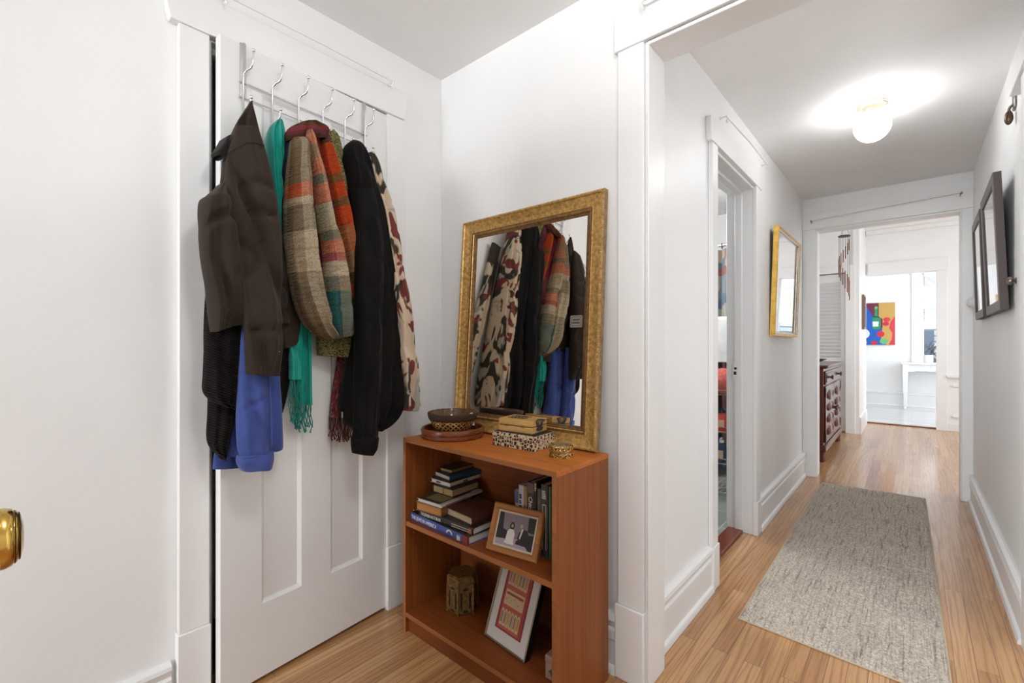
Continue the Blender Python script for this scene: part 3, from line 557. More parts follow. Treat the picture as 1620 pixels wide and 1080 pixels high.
# black rib-knit cardigan below the jacket
t = garment('knit_cardigan', 'black ribbed knit cardigan hanging in points under the brown jacket', 'cardigan', .07, 1.9)
drape('cardigan_body', M_KNIT, [(345, 330, 420, .02, .06), (330, 420, 440, .012, .06), (322, 500, 465, .01, .065), (321, 560, 462, .01, .065), (326, 600, 458, .01, .065), (328, 650, 447, .01, .065), (328, 690, 430, .01, .06)], t, [(4, .005, .5, .5)], 25)
drape('front_drape', M_KNIT, [(325, 490, 388, .06, .12), (322, 540, 387, .06, .135), (320, 590, 382, .06, .14), (319, 618, 378, .06, .14, 1, -2), (330, 633, 375, .065, .135, 1, 2), (352, 645, 374, .07, .13, 1, 2)], t, [(3, .008, .4, .6)], 26, lev=50)
drape('lower_drape', M_KNIT, [(328, 600, 372, .045, .10), (327, 650, 373, .045, .105), (325, 690, 366, .045, .105), (330, 708, 361, .05, .10, 1, 6), (345, 722, 358, .055, .095, 1, 6)], t, [(3, .006, 1, .6)], 27, lev=40)
# blue sweatshirt
t = garment('blue_sweatshirt', 'royal blue sweatshirt with a rolled cuff hanging lowest', 'sweatshirt', .09, 1.7)
drape('sweatshirt_body', M_BLUE, [(372, 470, 436, .03, .07), (366, 560, 440, .03, .10), (362, 620, 444, .025, .11), (359, 670, 446, .025, .115), (357, 705, 447, .025, .115), (356, 722, 444, .03, .11, 1, -12)], t, [(3, .006, .3, .5)], 34)
drape('back_hem', M_BLUE, [(345, 690, 420, .012, .035), (338, 720, 418, .012, .04), (336, 742, 400, .012, .04, 1, -4)], t, (), 35, lev=24)
sl = drape('sleeve', M_BLUE, [(382, 500, 422, .11, .145), (378, 570, 426, .105, .165), (374, 630, 428, .10, .172), (373, 680, 430, .10, .175), (375, 712, 430, .10, .172), (381, 724, 426, .105, .165)], t, [(2, .004, .5, .4)], 36, px=.75)
drape('rolled_cuff', M_BLUE, [(374, 722, 433, .10, .178, 1, -10), (372, 729, 434, .09, .186, 1, -9), (374, 738, 433, .09, .186, 1, -8), (380, 746, 431, .092, .184, 1, -9)], t, [(1.5, .006, .5, .3)], 37, lev=30, px=.8, hem=.008)
seam('side_seam', M_BLUE, t, [(427, 600, .166), (429, 640, .172), (430, 680, .174), (430, 705, .172)], .17, .0022)
# dark brown jacket
t = garment('brown_jacket', 'dark brown collared jacket with long sleeves hung from the first hook', 'jacket', .07)
drape('jacket_body', M_JACKET, [(395, 160, 400, .065, .085), (384, 174, 404, .05, .10), (371, 196, 410, .04, .115), (355, 235, 419, .03, .125), (348, 280, 429, .03, .13), (342, 340, 440, .025, .125), (338, 400, 452, .02, .12), (335, 450, 464, .02, .115), (333, 490, 474, .018, .11), (335, 512, 475, .018, .105)], t, [(2, .006, .2, .6), (4, .004, 1, .8)], 41, lev=80, cr=.034)
drape('far_sleeve', M_JACKET, [(342, 290, 362, .09, .15), (322, 306, 368, .09, .185), (311, 316, 372, .09, .20), (310, 350, 376, .09, .205), (314, 400, 381, .085, .20), (320, 450, 386, .08, .20), (325, 495, 388, .075, .195), (327, 525, 386, .07, .19, 1, -12)], t, [(2, .008, .7, .3), (4, .004, .1, .5)], 42, lev=70, cr=.034)
drape('near_sleeve', M_JACKET, [(372, 200, 408, .10, .125), (360, 240, 420, .10, .155), (352, 290, 432, .10, .185), (349, 325, 438, .105, .205), (358, 370, 444, .115, .215), (371, 420, 446, .125, .225), (379, 470, 446, .135, .23), (385, 530, 447, .14, .235), (387, 570, 446, .145, .235), (387, 592, 445, .15, .23, 1, 3)], t, [(1.6, .008, .9, .4), (3, .004, .3, .8)], 43, lev=84, px=.72, cr=.034)
drape('back_hem', M_JACKET, [(420, 440, 462, .03, .09), (430, 490, 473, .02, .09), (435, 530, 474, .02, .09), (440, 552, 472, .02, .085, 1, -8)], t, (), 44, lev=30)
drape('collar', M_JACKET_IN, [(350, 218, 362, .05, .12), (340, 230, 360, .05, .125), (332, 240, 356, .055, .125, 1, 6), (336, 246, 354, .06, .12, 1, 8)], t, (), 45, lev=20, wr=.002, hem=.006)
seam('shoulder_seam', M_JACKET_IN, t, [(352, 258, .15), (362, 242, .156), (378, 233, .158), (390, 226, .158), (404, 226, .152), (418, 231, .14)], .15, .0012)
m = MB(); s_, z_ = at_door(419, 556, .234); m.box(-.0016, .0016, -.002, .0025, -.022, .02, 0, Matrix.Translation(D(s_, .236, z_))); m.build('cuff_slit', M_JACKET_IN, t, world=True)
m = MB(); s_, z_ = at_door(440, 556, .215); m.ball(D(s_, .222, z_), .0028, n=8); m.build('button', M_STEEL, t, world=True)
# plaid loop scarf
t = garment('plaid_scarf', 'chunky plaid loop scarf in tan, orange and teal', 'scarf', .258)
drape('inner_fold', M_PLAID_B, [(462, 214, 520, .06, .10), (456, 250, 528, .04, .12), (456, 330, 540, .03, .125), (462, 420, 550, .03, .125), (478, 490, 558, .035, .12), (505, 525, 556, .045, .11)], t, [(3, .008, .2, .2)], 51)
drape('navy_fold', M_PLAID_N, [(453, 214, 466, .06, .10), (450, 225, 464, .055, .115), (449, 280, 462, .05, .12), (448, 340, 460, .05, .12), (449, 380, 462, .055, .11)], t, (), 52, lev=40)
drape('orange_fold', M_PLAID_R, [(504, 222, 516, .08, .12), (505, 236, 525, .07, .15), (510, 270, 535, .06, .16), (519, 310, 546, .06, .165), (528, 350, 555, .06, .165), (540, 400, 563, .06, .165), (546, 440, 567, .06, .16), (550, 480, 568, .06, .155), (548, 512, 566, .065, .15), (538, 532, 556, .08, .14)], t, [(1.5, .004, .5, .3)], 53)
drape('wide_fold', M_PLAID_L, [(460, 218, 484, .09, .13), (457, 228, 490, .08, .16), (453, 260, 491, .075, .175), (450, 300, 493, .07, .185), (449, 340, 497, .07, .195), (450, 385, 501, .07, .20), (455, 430, 507, .07, .20), (464, 475, 516, .075, .20), (478, 508, 530, .08, .195), (496, 528, 546, .09, .18), (514, 538, 550, .10, .165, 1, -6)], t, [(1.7, .010, 1.1, .3), (3.2, .006, .4, .5)], 54, lev=90)
drape('middle_fold', M_PLAID_M, [(484, 206, 493, .12, .15), (484, 220, 499, .115, .175), (490, 260, 508, .11, .19), (496, 310, 520, .11, .20), (503, 355, 532, .11, .21), (510, 395, 544, .11, .21), (512, 440, 551, .11, .21), (515, 480, 556, .11, .205), (521, 512, 557, .115, .20), (530, 532, 551, .125, .185)], t, [(1.8, .006, .4, .3)], 55, lev=90)
drape('top_fold', M_PLAID_T, [(474, 193, 500, .05, .10), (460, 199, 512, .045, .125), (453, 206, 519, .045, .14), (451, 214, 519, .05, .145), (453, 222, 514, .06, .14)], t, [(3, .006, .3, .1)], 56, lev=36, hem=.01)
# ------------------------------------------------------------------ bookcase
BX0, BX1, BY0, BY1, BH = -1.535, -.784, 1.096, 1.400, .773
bc = thing('bookcase', 'low teak-veneered bookcase with two open shelves under the gold mirror', 'bookcase', ((BX0+BX1)/2, (BY0+BY1)/2, 0))
T_ = .0165
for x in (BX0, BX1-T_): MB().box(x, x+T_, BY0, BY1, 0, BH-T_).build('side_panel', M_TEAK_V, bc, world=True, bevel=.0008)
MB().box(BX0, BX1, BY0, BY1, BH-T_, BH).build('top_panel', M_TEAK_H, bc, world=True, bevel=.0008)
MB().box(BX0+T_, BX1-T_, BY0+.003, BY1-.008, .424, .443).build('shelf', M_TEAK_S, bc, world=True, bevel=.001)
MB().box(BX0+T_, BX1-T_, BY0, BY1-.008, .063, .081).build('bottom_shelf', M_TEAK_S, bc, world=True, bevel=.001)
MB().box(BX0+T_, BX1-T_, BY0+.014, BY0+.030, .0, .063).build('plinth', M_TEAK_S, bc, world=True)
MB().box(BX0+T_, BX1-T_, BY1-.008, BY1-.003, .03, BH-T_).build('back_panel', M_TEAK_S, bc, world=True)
m = MB()
for z0, z1 in ((BH-T_+.0005, BH-.0005), ): m.box(BX0+.0006, BX1-.0006, BY0-.0008, BY0+.0006, z0, z1)
m.box(BX0+T_, BX1-T_, BY0+.0022, BY0+.0036, .4245, .4425); m.box(BX0+T_, BX1-T_, BY0-.0008, BY0+.0006, .0635, .0805)
m.box(BX0+.0005, BX0+T_-.0005, BY0-.0008, BY0+.0006, .001, BH-T_); m.box(BX1-T_+.0005, BX1-.0005, BY0-.0008, BY0+.0006, .001, BH-T_)
m.build('edge_band', M_EDGE, bc, world=True)
for z in (.386, .475): m = MB(); m.ball((BX0+T_, BY0+.04, z), .0032, n=6); m.build('shelf_pin', M_BRASS, bc, world=True)

# ------------------------------------------------------------------ frames
def ring(mb, W, H, prof, ms=None):
    """mitred moulding: prof is a list of (inset from the outer edge, y); centre bottom at the origin, front towards -y"""
    n = len(prof); vs = []
    for d, y in prof: vs += [(-W/2+d, y, d), (W/2-d, y, d), (W/2-d, y, H-d), (-W/2+d, y, H-d)]
    for i in range(n):
        j = (i+1) % n
        mb.add([vs[4*i+k] for k in range(4)]+[vs[4*j+k] for k in range(4)], [(k, (k+1) % 4, 4+(k+1) % 4, 4+k) for k in range(4)], ms[i] if ms else 0)
TH = math.radians(3.75)
mr = thing('leaning_mirror', 'large gold-framed mirror leaning on the wall above the bookcase', 'mirror', (-1.181, 1.396, .774), rot=(-TH, 0, 0))
m = MB(); W, H = .730, .925
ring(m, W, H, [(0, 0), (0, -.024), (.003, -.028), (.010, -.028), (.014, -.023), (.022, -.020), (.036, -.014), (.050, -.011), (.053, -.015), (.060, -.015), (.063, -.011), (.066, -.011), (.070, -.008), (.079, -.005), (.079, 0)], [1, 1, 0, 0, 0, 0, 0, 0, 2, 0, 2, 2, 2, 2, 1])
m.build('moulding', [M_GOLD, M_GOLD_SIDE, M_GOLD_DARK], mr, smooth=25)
m = MB(); rnd = random.Random(4)                                     # fine beading along the outer lip
for a, b, L in (((-W/2+.0065, .0065), (W/2-.0065, .0065), W), ((-W/2+.0065, H-.0065), (W/2-.0065, H-.0065), W), ((-W/2+.0065, .0065), (-W/2+.0065, H-.0065), H), ((W/2-.0065, .0065), (W/2-.0065, H-.0065), H)):
    k = int(L/.009)
    for i in range(k+1):
        f = i/k; m.ball((a[0]+(b[0]-a[0])*f, -.0285, a[1]+(b[1]-a[1])*f), .0028, n=4)
m.build('beading', M_GOLD, mr)
m = MB(); m.box(-W/2+.078, W/2-.078, -.0045, -.001, .078, H-.078); m.build('mirror_glass', M_MIRROR, mr, smooth=0)
m = MB(); m.box(-W/2+.004, W/2-.004, -.0008, .0, .004, H-.004); m.build('backing_board', plain('brown_kraft_backing', C(120, 92, 62), .9), mr)
p = on_y(914, 508.5, 1.432); lz = (p.z-.774)/math.cos(TH); lx = p.x+1.181
m = MB(); m.prism([(lx+.0215*cx+.004*math.cos(a), lz+.018*cz+.004*math.sin(a)) for cx, cz, a0 in ((1, 1, 0), (-1, 1, 90), (-1, -1, 180), (1, -1, 270)) for a in (math.radians(a0), math.radians(a0+45), math.radians(a0+90))], .0046, .0062, 0, Matrix.Rotation(math.pi/2, 4, 'X'))
pq = m.build('plaque', plain('pewter_plaque', C(150, 144, 132), .4, .3), mr)
m = MB(); rnd = random.Random(2)
for z, w in ((.0062, .015), (-.0055, .018)):
    x = -w
    while x < w-.002:
        k = rnd.uniform(.0022, .0042); m.box(lx+x, lx+x+k, -.0068, -.006, lz+z-.0028, lz+z+.0028); x += k+.0011
for x0, x1, z0, z1 in ((-.021, .021, .0155, .017), (-.021, .021, -.017, -.0155), (-.0225, -.021, -.016, .016), (.021, .0225, -.016, .016)): m.box(lx+x0, lx+x1, -.0066, -.006, lz+z0, lz+z1)
m.build('plaque_lettering', M_BLACK, pq)
# ------------------------------------------------------------------ on top of the bookcase
q = N('turned_mahogany', .3, 0, C(112, 56, 28)); v = q.coord('Object', (1, 1, 6)); q.base(q.ramp(q.noise(v, 30, 4), [(.3, C(88, 42, 22)), (.7, C(136, 72, 38))])); M_TRAY = q.m
t = thing('wooden_tray', 'round turned brown wooden tray under the woven bowl', 'tray', (-1.412, 1.250, BH))
m = MB(); m.lathe([(.0001, .004), (.108, .004), (.112, .0), (.122, .0), (.1265, .005), (.1265, .014), (.1235, .0165), (.1235, .019), (.1275, .022), (.1285, .031), (.1255, .038), (.121, .040), (.117, .037), (.113, .012), (.108, .009), (.0001, .009)], 72); m.build('tray_body', M_TRAY, t)
t = thing('woven_bowl', 'amber lattice bowl with a dark woven rim sitting in the tray', 'bowl', (-1.412, 1.250, BH+.0092))
q = N('amber_lattice', .3, .35, C(150, 96, 40)); v = q.coord('UV', (20, 5, 1))
for k, rot in enumerate((.785, -.785)):
    w_ = q.n('ShaderNodeTexWave', wave_type='BANDS', bands_direction='X'); mp = q.n('ShaderNodeMapping'); mp.inputs['Rotation'].default_value = (0, 0, rot); q.l(v, mp.inputs[0]); q.l(mp.outputs[0], w_.inputs[0]); w_.inputs['Scale'].default_value = .55
    if k == 0: w0 = w_.outputs['Fac']
h_ = q.math('MAXIMUM', w0, w_.outputs['Fac']); n_ = q.noise(q.coord('Object'), 26, 2)
q.base(q.mix(q.ramp(h_, [(.5, (0, 0, 0, 1)), (.95, (1, 1, 1, 1))]), C(52, 32, 18), q.ramp(n_, [(.35, C(190, 100, 44)), (.6, C(232, 190, 108))]))); q.bump(h_, .8, .003)
def uvlathe(mb, prof, n=64):
    vs = []; fs = []; uv = []
    for r, z in prof:
        for k in range(n+1): a = 2*math.pi*k/n; vs.append((r*math.cos(a), r*math.sin(a), z))
    W_ = n+1
    for i in range(len(prof)-1):
        for k in range(n):
            fs.append((i*W_+k, i*W_+k+1, (i+1)*W_+k+1, (i+1)*W_+k)); uv.append([(k/n, i/(len(prof)-1)), ((k+1)/n, i/(len(prof)-1)), ((k+1)/n, (i+1)/(len(prof)-1)), (k/n, (i+1)/(len(prof)-1))])
    mb.add(vs, fs)
    for i, u_ in enumerate(uv): mb.uv[i] = u_
m = MB(); uvlathe(m, [(.0001, .002), (.040, 0), (.044, .002), (.046, .006), (.060, .014), (.072, .024), (.083, .038), (.090, .052), (.0925, .060)]); m.build('lattice_side', q.m, t, smooth=80)
qr = N('dark_braided_rim', .7, 0, C(60, 38, 24)); w_ = qr.n('ShaderNodeTexWave', wave_type='BANDS', bands_direction='X'); qr.l(qr.coord('UV', (90, 1, 1), (0, 0, 0)), w_.inputs[0]); w_.inputs['Scale'].default_value = 1; w_.inputs['Distortion'].default_value = 2
qr.base(qr.ramp(w_.outputs['Fac'], [(.2, C(38, 23, 15)), (.8, C(92, 62, 38))])); qr.bump(w_.outputs['Fac'], .8, .003)
m = MB(); uvlathe(m, [(.091, .058), (.095, .061), (.099, .070), (.1015, .080), (.1015, .087), (.099, .090), (.096, .089)]); m.build('woven_rim', qr.m, t, smooth=80)
m = MB(); m.lathe([(.097, .0895), (.090, .072), (.082, .048), (.066, .026), (.045, .014), (.0001, .010)], 64, cap=False); m.build('lining', plain('glazed_olive_lining', C(96, 70, 38), .12, 0, .3, 10), t, smooth=80, recalc=False)
t = thing('paper_slip', 'folded white paper slip standing in the woven bowl', 'paper', (-1.355, 1.287, BH+.05), rotz=.6)
m = MB(); m.add([(-.022, 0, -.005), (.022, 0, -.005), (.016, .004, .043), (.010, .004, .047), (-.022, .006, .022)], [(0, 1, 2, 3, 4)]); m.add([(-.022, .003, -.005), (.022, .003, -.005), (.012, .022, .038), (-.018, .02, .015)], [(0, 1, 2, 3)]); m.build('paper', plain('white_paper', (.85, .84, .82, 1), .8), t, smooth=0)
def rect_px(fl, fr, br, z):
    a, b, c = on_z(*fl, z), on_z(*fr, z), on_z(*br, z); x = (b-a); ang = math.atan2(x.y, x.x); yv = Vector((-math.sin(ang), math.cos(ang), 0))
    return a, ang, x.length, abs((c-b).dot(yv))
q = N('leopard_spot_paper', .5, 0, C(206, 184, 150)); vo = q.n('ShaderNodeTexVoronoi', feature='DISTANCE_TO_EDGE'); q.l(q.coord('Object', (1, 1, .8)), vo.inputs[0]); vo.inputs['Scale'].default_value = 88; vo.inputs['Randomness'].default_value = .6
q.base(q.ramp(vo.outputs['Distance'], [(.0, C(222, 204, 172)), (.09, C(216, 196, 162)), (.12, C(34, 24, 18)), (.30, C(40, 28, 20)), (.36, C(120, 88, 56))])); M_LEO = q.m
a, ang, w, d = rect_px((780, 703), (846, 715), (876, 704), BH); d = .125
t = thing('leopard_print_box', 'leopard-print card box under the bamboo box', 'box', a, ang)
MB().box(0, w, 0, d, 0, .036).build('box_body', M_LEO, t, bevel=.001); MB().box(-.002, w+.002, -.002, d+.002, .036, .052).build('lid', M_LEO, t, bevel=.001)
MB().box(.004, w-.004, .004, d-.004, .052, .0528).build('lid_inset', plain('black_lid_trim', C(30, 22, 18), .6), t)
zb = BH+.0528
a, ang, w, d = rect_px((789, 680), (842, 687), (867, 677), zb); d = .105
q = N('pale_bamboo', .35, 0, C(208, 164, 92)); v = q.coord('Object', (6, 60, 60)); q.base(q.ramp(q.noise(v, 1, 3), [(.3, C(192, 146, 76)), (.7, C(218, 176, 106))])); M_BAM = q.m
t = thing('bamboo_box', 'pale bamboo box with a painted butterfly on top of the leopard box', 'box', a, ang)
MB().box(0, w, 0, d, 0, .0215).build('box_body', M_BAM, t, bevel=.0012); MB().box(0, w, 0, d, .0245, .046).build('lid', M_BAM, t, bevel=.0012)
m = MB(); m.box(.003, w-.003, .003, d-.003, .0215, .0245); m.build('seam', plain('dark_gap', C(36, 22, 12), .8), t)
for x in (w*.25, w*.72): MB().box(x-.008, x+.008, -.0008, .002, .019, .027).build('hinge', plain('brass_hinge', C(150, 112, 60), .4, .8), t)
M_WING = plain('inky_blue_wing', C(66, 60, 84), .5, 0, .35, 90); M_LINE = plain('burnt_line', C(48, 30, 20), .6)
def butterfly(mb, M):
    for s in (1, -1):
        mb.add([(s*.003, 0, .004), (s*.012, 0, .012), (s*.024, 0, .030), (s*.030, 0, .040), (s*.020, 0, .041), (s*.010, 0, .032), (s*.004, 0, .018)], [tuple(range(7))], 0, M)
        mb.add([(s*.003, 0, .004), (s*.016, 0, .004), (s*.026, 0, .012), (s*.020, 0, .018), (s*.010, 0, .012)], [tuple(range(5))], 0, M)
        mb.tube([M @ Vector(p) for p in ((s*.002, 0, .02), (s*.006, 0, .034), (s*.016, 0, .044), (s*.026, 0, .040))], .0009, 5, 1)
    mb.tube([M @ Vector((0, 0, .002)), M @ Vector((0, 0, .024))], .0016, 6, 1)
m = MB(); butterfly(m, Matrix.Translation((w+.0008, d*.48, .0015)) @ Matrix.Rotation(math.pi/2, 4, 'Z') @ Matrix.Scale(1.02, 4))
mt = MB(); butterfly(mt, Matrix.Translation((w*.95, d*.45, .0468)) @ Matrix.Rotation(math.pi/2, 4, 'Z') @ Matrix.Rotation(math.pi/2, 4, 'X') @ Matrix.Scale(.9, 4))
for k in range(5):
    x = w*(.16+.10*k); mt.tube([(x, d*.25, .0466), (x+.012, d*.42, .0470), (x-.004, d*.6, .0468), (x+.012, d*.8, .0466)], .0012, 5, 1)
    mt.add([(x, d*.3, .0467), (x+.02, d*.36, .0467), (x+.016, d*.55, .0467), (x+.002, d*.45, .0467)], [(0, 1, 2, 3)], 0)
mt.build('painted_vine', [M_WING, M_LINE], t, recalc=False)
m.build('painted_butterfly', [M_WING, M_LINE], t, recalc=False)
q = N('jewelled_gold_filigree', .3, .7, C(176, 136, 66)); vo = q.n('ShaderNodeTexVoronoi'); q.l(q.coord('Object'), vo.inputs[0]); vo.inputs['Scale'].default_value = 210
q.base(q.ramp(vo.outputs['Distance'], [(.1, C(240, 228, 196)), (.4, C(200, 164, 96)), (.75, C(86, 68, 48))])); q.bump(vo.outputs['Distance'], .9, .003); M_JEWEL = q.m
M_GRIM = plain('yellow_gold_rim', C(204, 158, 74), .25, .85)
t = thing('trinket_box', 'small round jewelled gold trinket box at the bookcase corner', 'trinket box', (-.8845, 1.262, BH))
m = MB(); m.lathe([(.0001, 0), (.0385, 0), (.0385, .018), (.0001, .018)], 48); m.build('box_body', M_JEWEL, t)
m = MB(); m.lathe([(.0365, .018), (.0365, .0205), (.0385, .0205), (.0385, .034), (.036, .0375), (.026, .041), (.012, .0425), (.0001, .043)], 48); m.build('lid', M_JEWEL, t)
m = MB()
for z in (.0008, .0185, .0215, .0345): m.lathe([(.038, z-.0008), (.0405, z-.0008), (.0405, z+.0010), (.038, z+.0010)], 48)
for k in range(8):
    a_ = k*math.pi/4+.3; m.ball((.0395*math.cos(a_), .0395*math.sin(a_), .028), .0035, n=6); m.ball((.0395*math.cos(a_+.4), .0395*math.sin(a_+.4), .009), .0035, n=6)
m.build('gold_rim', M_GRIM, t)
# ------------------------------------------------------------------ books
PAGE = plain('cream_page_edges', C(196, 176, 142), .9, 0, .12, 1, stretch=(4, 4, 900)); PAGE_W = plain('white_page_edges', C(206, 200, 190), .9, 0, .08, 1, stretch=(4, 4, 900)); PAGE_B = plain('browned_page_edges', C(176, 122, 66), .9, 0, .15, 1, stretch=(4, 4, 900))
def cover(name, r, g, b, rough=.5): return plain(name, C(r, g, b), rough, 0, .12, 25)
def lying_book(label, fl, fr, br, z, t, cov, pages=PAGE, spine='front', group='books lying in a stack on the bookcase shelf', soft=.0022, d=None, w=None):
    a, ang, ww, dd = rect_px(fl, fr, br, z); dd = d or dd; ww = w or ww
    o = thing('book', label, 'book', a, ang, group); c = soft; g_ = .004
    m = MB(); m.box(0, ww, 0, dd, 0, c); m.box(0, ww, 0, dd, t-c, t)
    n = 7
    def sp(p0, p1, out):                   # slightly rounded spine
        pts = [(-math.sin(math.pi*i/n)*.0035, t*i/n) for i in range(n+1)]; o_ = Vector(out); P0, P1 = Vector(p0), Vector(p1); vs = []
        for P in (P0, P1):
            for dpt, z_ in pts: vs.append(P+o_*(-dpt)+Vector((0, 0, z_)))
            for dpt, z_ in reversed(pts): vs.append(P+o_*(-dpt-.0035)+Vector((0, 0, z_)))
        k = 2*(n+1); m.add(vs, [(i, (i+1) % k, k+(i+1) % k, k+i) for i in range(k)]+[tuple(range(k)), tuple(range(2*k-1, k-1, -1))])
    e = [g_, ww-g_, g_, dd-g_]
    if spine == 'front': sp((0, 0, 0), (ww, 0, 0), (0, -1, 0)); e[2] = .001
    if spine == 'right': sp((ww, 0, 0), (ww, dd, 0), (1, 0, 0)); e[1] = ww-.001
    if spine == 'left': sp((0, 0, 0), (0, dd, 0), (-1, 0, 0)); e[0] = .001
    if spine == 'back': sp((0, dd, 0), (ww, dd, 0), (0, 1, 0)); e[3] = dd-.001
    m.build('cover', cov, o, smooth=50); MB().box(e[0], e[1], e[2], e[3], c, t-c).build('pages', pages, o)
    return o, ww, dd
ZS = .443
LET = plain('white_lettering', (.82, .82, .80, 1), .6); LETD = plain('dark_lettering', C(40, 44, 70), .6); LETG = plain('silver_lettering', C(196, 190, 176), .4)
o, w, d = lying_book('blue-spined book at the bottom of the lying stack', (647.5, 819.5), (746, 865), (778, 848), ZS, .029, cover('blue_dust_jacket', 66, 84, 150, .35), PAGE_W, 'front', d=.235, w=.362)
text('title_lettering', 'THE JEWS IN AMERICA', .0205, LET, o, (.022, -.0040, .0145), (math.pi/2, 0, 0), sx=.78)
MB().box(.0, w+.0004, .002, d, .0285, .0296).build('front_cover', cover('charcoal_cover', 52, 46, 42), o); MB().box(w-.03, w+.0006, -.0043, .004, .0, .0292).build('spine_foot', plain('brick_red_spine_end', C(120, 48, 36), .5), o)
m = MB(); m.add([(.262+.018*math.cos(x), -.0046 if math.sin(x) < .6 else -.0044, .014+.014*math.sin(x)) for x in [i*math.pi/8 for i in range(9)]]+[(.262+.012*math.cos(x), -.0046, .012+.011*math.sin(x)) for x in [i*math.pi/8 for i in range(8, -1, -1)]], [tuple(range(18))]); m.build('spine_emblem', LET, o, recalc=False)
m = MB()
for x in (.305, .311, .318): m.box(x, x+.003, -.0047, -.004, .004, .022)
m.box(.305, .32, -.0047, -.004, .012, .0145); m.build('spine_mark', LET, o)
z = ZS+.0298
o, w, d = lying_book('black-spined book lying second from the bottom', (664, 815.5), (749, 847), (781, 831), z, .026, cover('black_glossy_cover', 40, 36, 33, .35), PAGE_W, 'front', d=.19)
text('title_lettering', 'THE JEWISH FACT BOOK', .0165, LET, o, (.012, -.0040, .013), (math.pi/2, 0, 0), sx=.62)
m = MB(); rnd = random.Random(11)
for zz in (.0165, .0085):
    x = .185
    while x < .285: k = rnd.uniform(.003, .007); m.box(x, x+k, -.0044, -.0038, zz-.0015, zz+.0015); x += k+.0015
m.build('small_print', LETG, o); MB().box(w-.022, w-.006, -.0044, -.0036, .003, .022).build('spine_badge', plain('orange_badge', C(170, 96, 50), .5), o)
z2 = z+.0262
o, w, d = lying_book('brown leather book with cream pages beside the thick browned one', (704, 812.5), (746, 831.5), (790, 812), z2, .028, cover('brown_leather', 78, 42, 32, .45), PAGE, 'right', d=.165)
o, w, d = lying_book('thick browned-page book under the pale-spined magazine', (657.5, 806), (697.5, 818), (740, 800), z2, .033, cover('faded_brown_cover', 112, 74, 46), PAGE_B, 'right', d=.17)
z3 = z2+.0332
o, w, d = lying_book('thin pale-spined magazine with a dark cover under the small stack', (659.5, 792), (698, 804), (767, 780), z3, .0125, plain('pale_grey_spine', C(186, 174, 160), .6), PAGE_W, 'right', soft=.001)
MB().box(.001, w-.012, .001, d-.05, .0124, .0132).build('cover_art', cover('dark_cover_art', 52, 44, 34), o); MB().box(.03, w-.02, .02, .09, .0131, .0136).build('cover_panel', plain('olive_cover_panel', C(112, 96, 60), .6), o)
m = MB(); rnd = random.Random(5); y = .02
while y < d*.6: k = rnd.uniform(.003, .007); m.box(w+.0025, w+.0042, y, y+k, .004, .0085); y += k+.002
m.build('spine_lettering', plain('grey_print', C(110, 100, 92), .7), o)
z4 = z3+.0137
o, w, d = lying_book('thick dark-covered book, lowest of the small four-book stack', (684.5, 777.5), (715.5, 787), (757.5, 771.5), z4, .030, cover('near_black_cover', 40, 32, 27), PAGE_B and plain('tan_page_edges', C(168, 138, 96), .9, 0, .12, 1, stretch=(4, 4, 900)), 'left')
m = MB(); m.tube([(w*.55, -.001, .027), (w*.56, -.002, .016), (w*.57, -.001, .006)], .0012, 5); m.build('ribbon_marker', plain('brown_ribbon', C(80, 44, 26), .8), o)
z5 = z4+.0302
o, w, d = lying_book('cream paperback, second from the bottom of the small stack', (681, 761.5), (711.5, 770.5), (758.5, 755), z5, .0155, plain('cream_paperback', C(200, 178, 148), .7), PAGE_W, 'right', soft=.0012)
MB().box(.001, w-.001, .001, d-.001, .0154, .0160).build('cover_art', cover('charcoal_cover_art', 44, 38, 34), o); MB().box(w+.002, w+.0043, d*.42, d*.56, .004, .0115).build('spine_mark', plain('brown_spine_mark', C(110, 74, 54), .7), o); MB().box(w*.3, w*.5, -.0006, .003, .005, .009).build('red_mark', plain('rust_mark', C(110, 52, 34), .7), o)
z6 = z5+.0161
o, w, d = lying_book('teal-blue spined book in the small stack', (683, 750), (711, 761), (756, 746.5), z6, .0195, cover('teal_blue_boards', 32, 66, 84), PAGE, 'right')
z7 = z6+.0197
o, w, d = lying_book('small brown book on top of the small stack', (695, 744), (714.5, 749), (753.5, 739), z7, .0145, cover('dark_brown_boards', 62, 46, 32), plain('aged_page_edges', C(150, 122, 84), .9, 0, .12, 1, stretch=(4, 4, 900)), 'back')
def upright_book(label, u0, u1, vt, y, dep, cov, pages=PAGE_W):
    p0, p1 = on_y(u0, vt, y), on_y(u1, vt, y); h = p0.z-ZS; w = p1.x-p0.x-.0006
    o = thing('book', label, 'book', (p0.x, y, ZS), 0, 'upright books at the right end of the bookcase shelf')
    m = MB(); m.box(0, .002, 0, dep, 0, h); m.box(w-.002, w, 0, dep, 0, h); m.add([(0, 0, 0), (w*.25, -.003, 0), (w*.75, -.003, 0), (w, 0, 0), (w, .002, 0), (0, .002, 0), (0, 0, h), (w*.25, -.003, h), (w*.75, -.003, h), (w, 0, h), (w, .002, h), (0, .002, h)], [tuple(range(5, -1, -1)), tuple(range(6, 12))]+[(i, (i+1) % 6, 6+(i+1) % 6, 6+i) for i in range(6)])
    m.build('cover', cov, o, smooth=50); MB().box(.002, w-.002, .002, dep-.004, .003, h-.003).build('pages', pages, o); return o, w, h
YU = 1.215
o, w, h = upright_book('thin cream book with a blue spine top, leftmost of the upright books', 815, 820.8, 774, YU, .13, plain('cream_spine', C(196, 176, 142), .6)); MB().box(.0005, w-.0005, -.0038, -.0025, h*.78, h-.001).build('spine_top', plain('slate_blue_spine_top', C(76, 90, 124), .6), o)
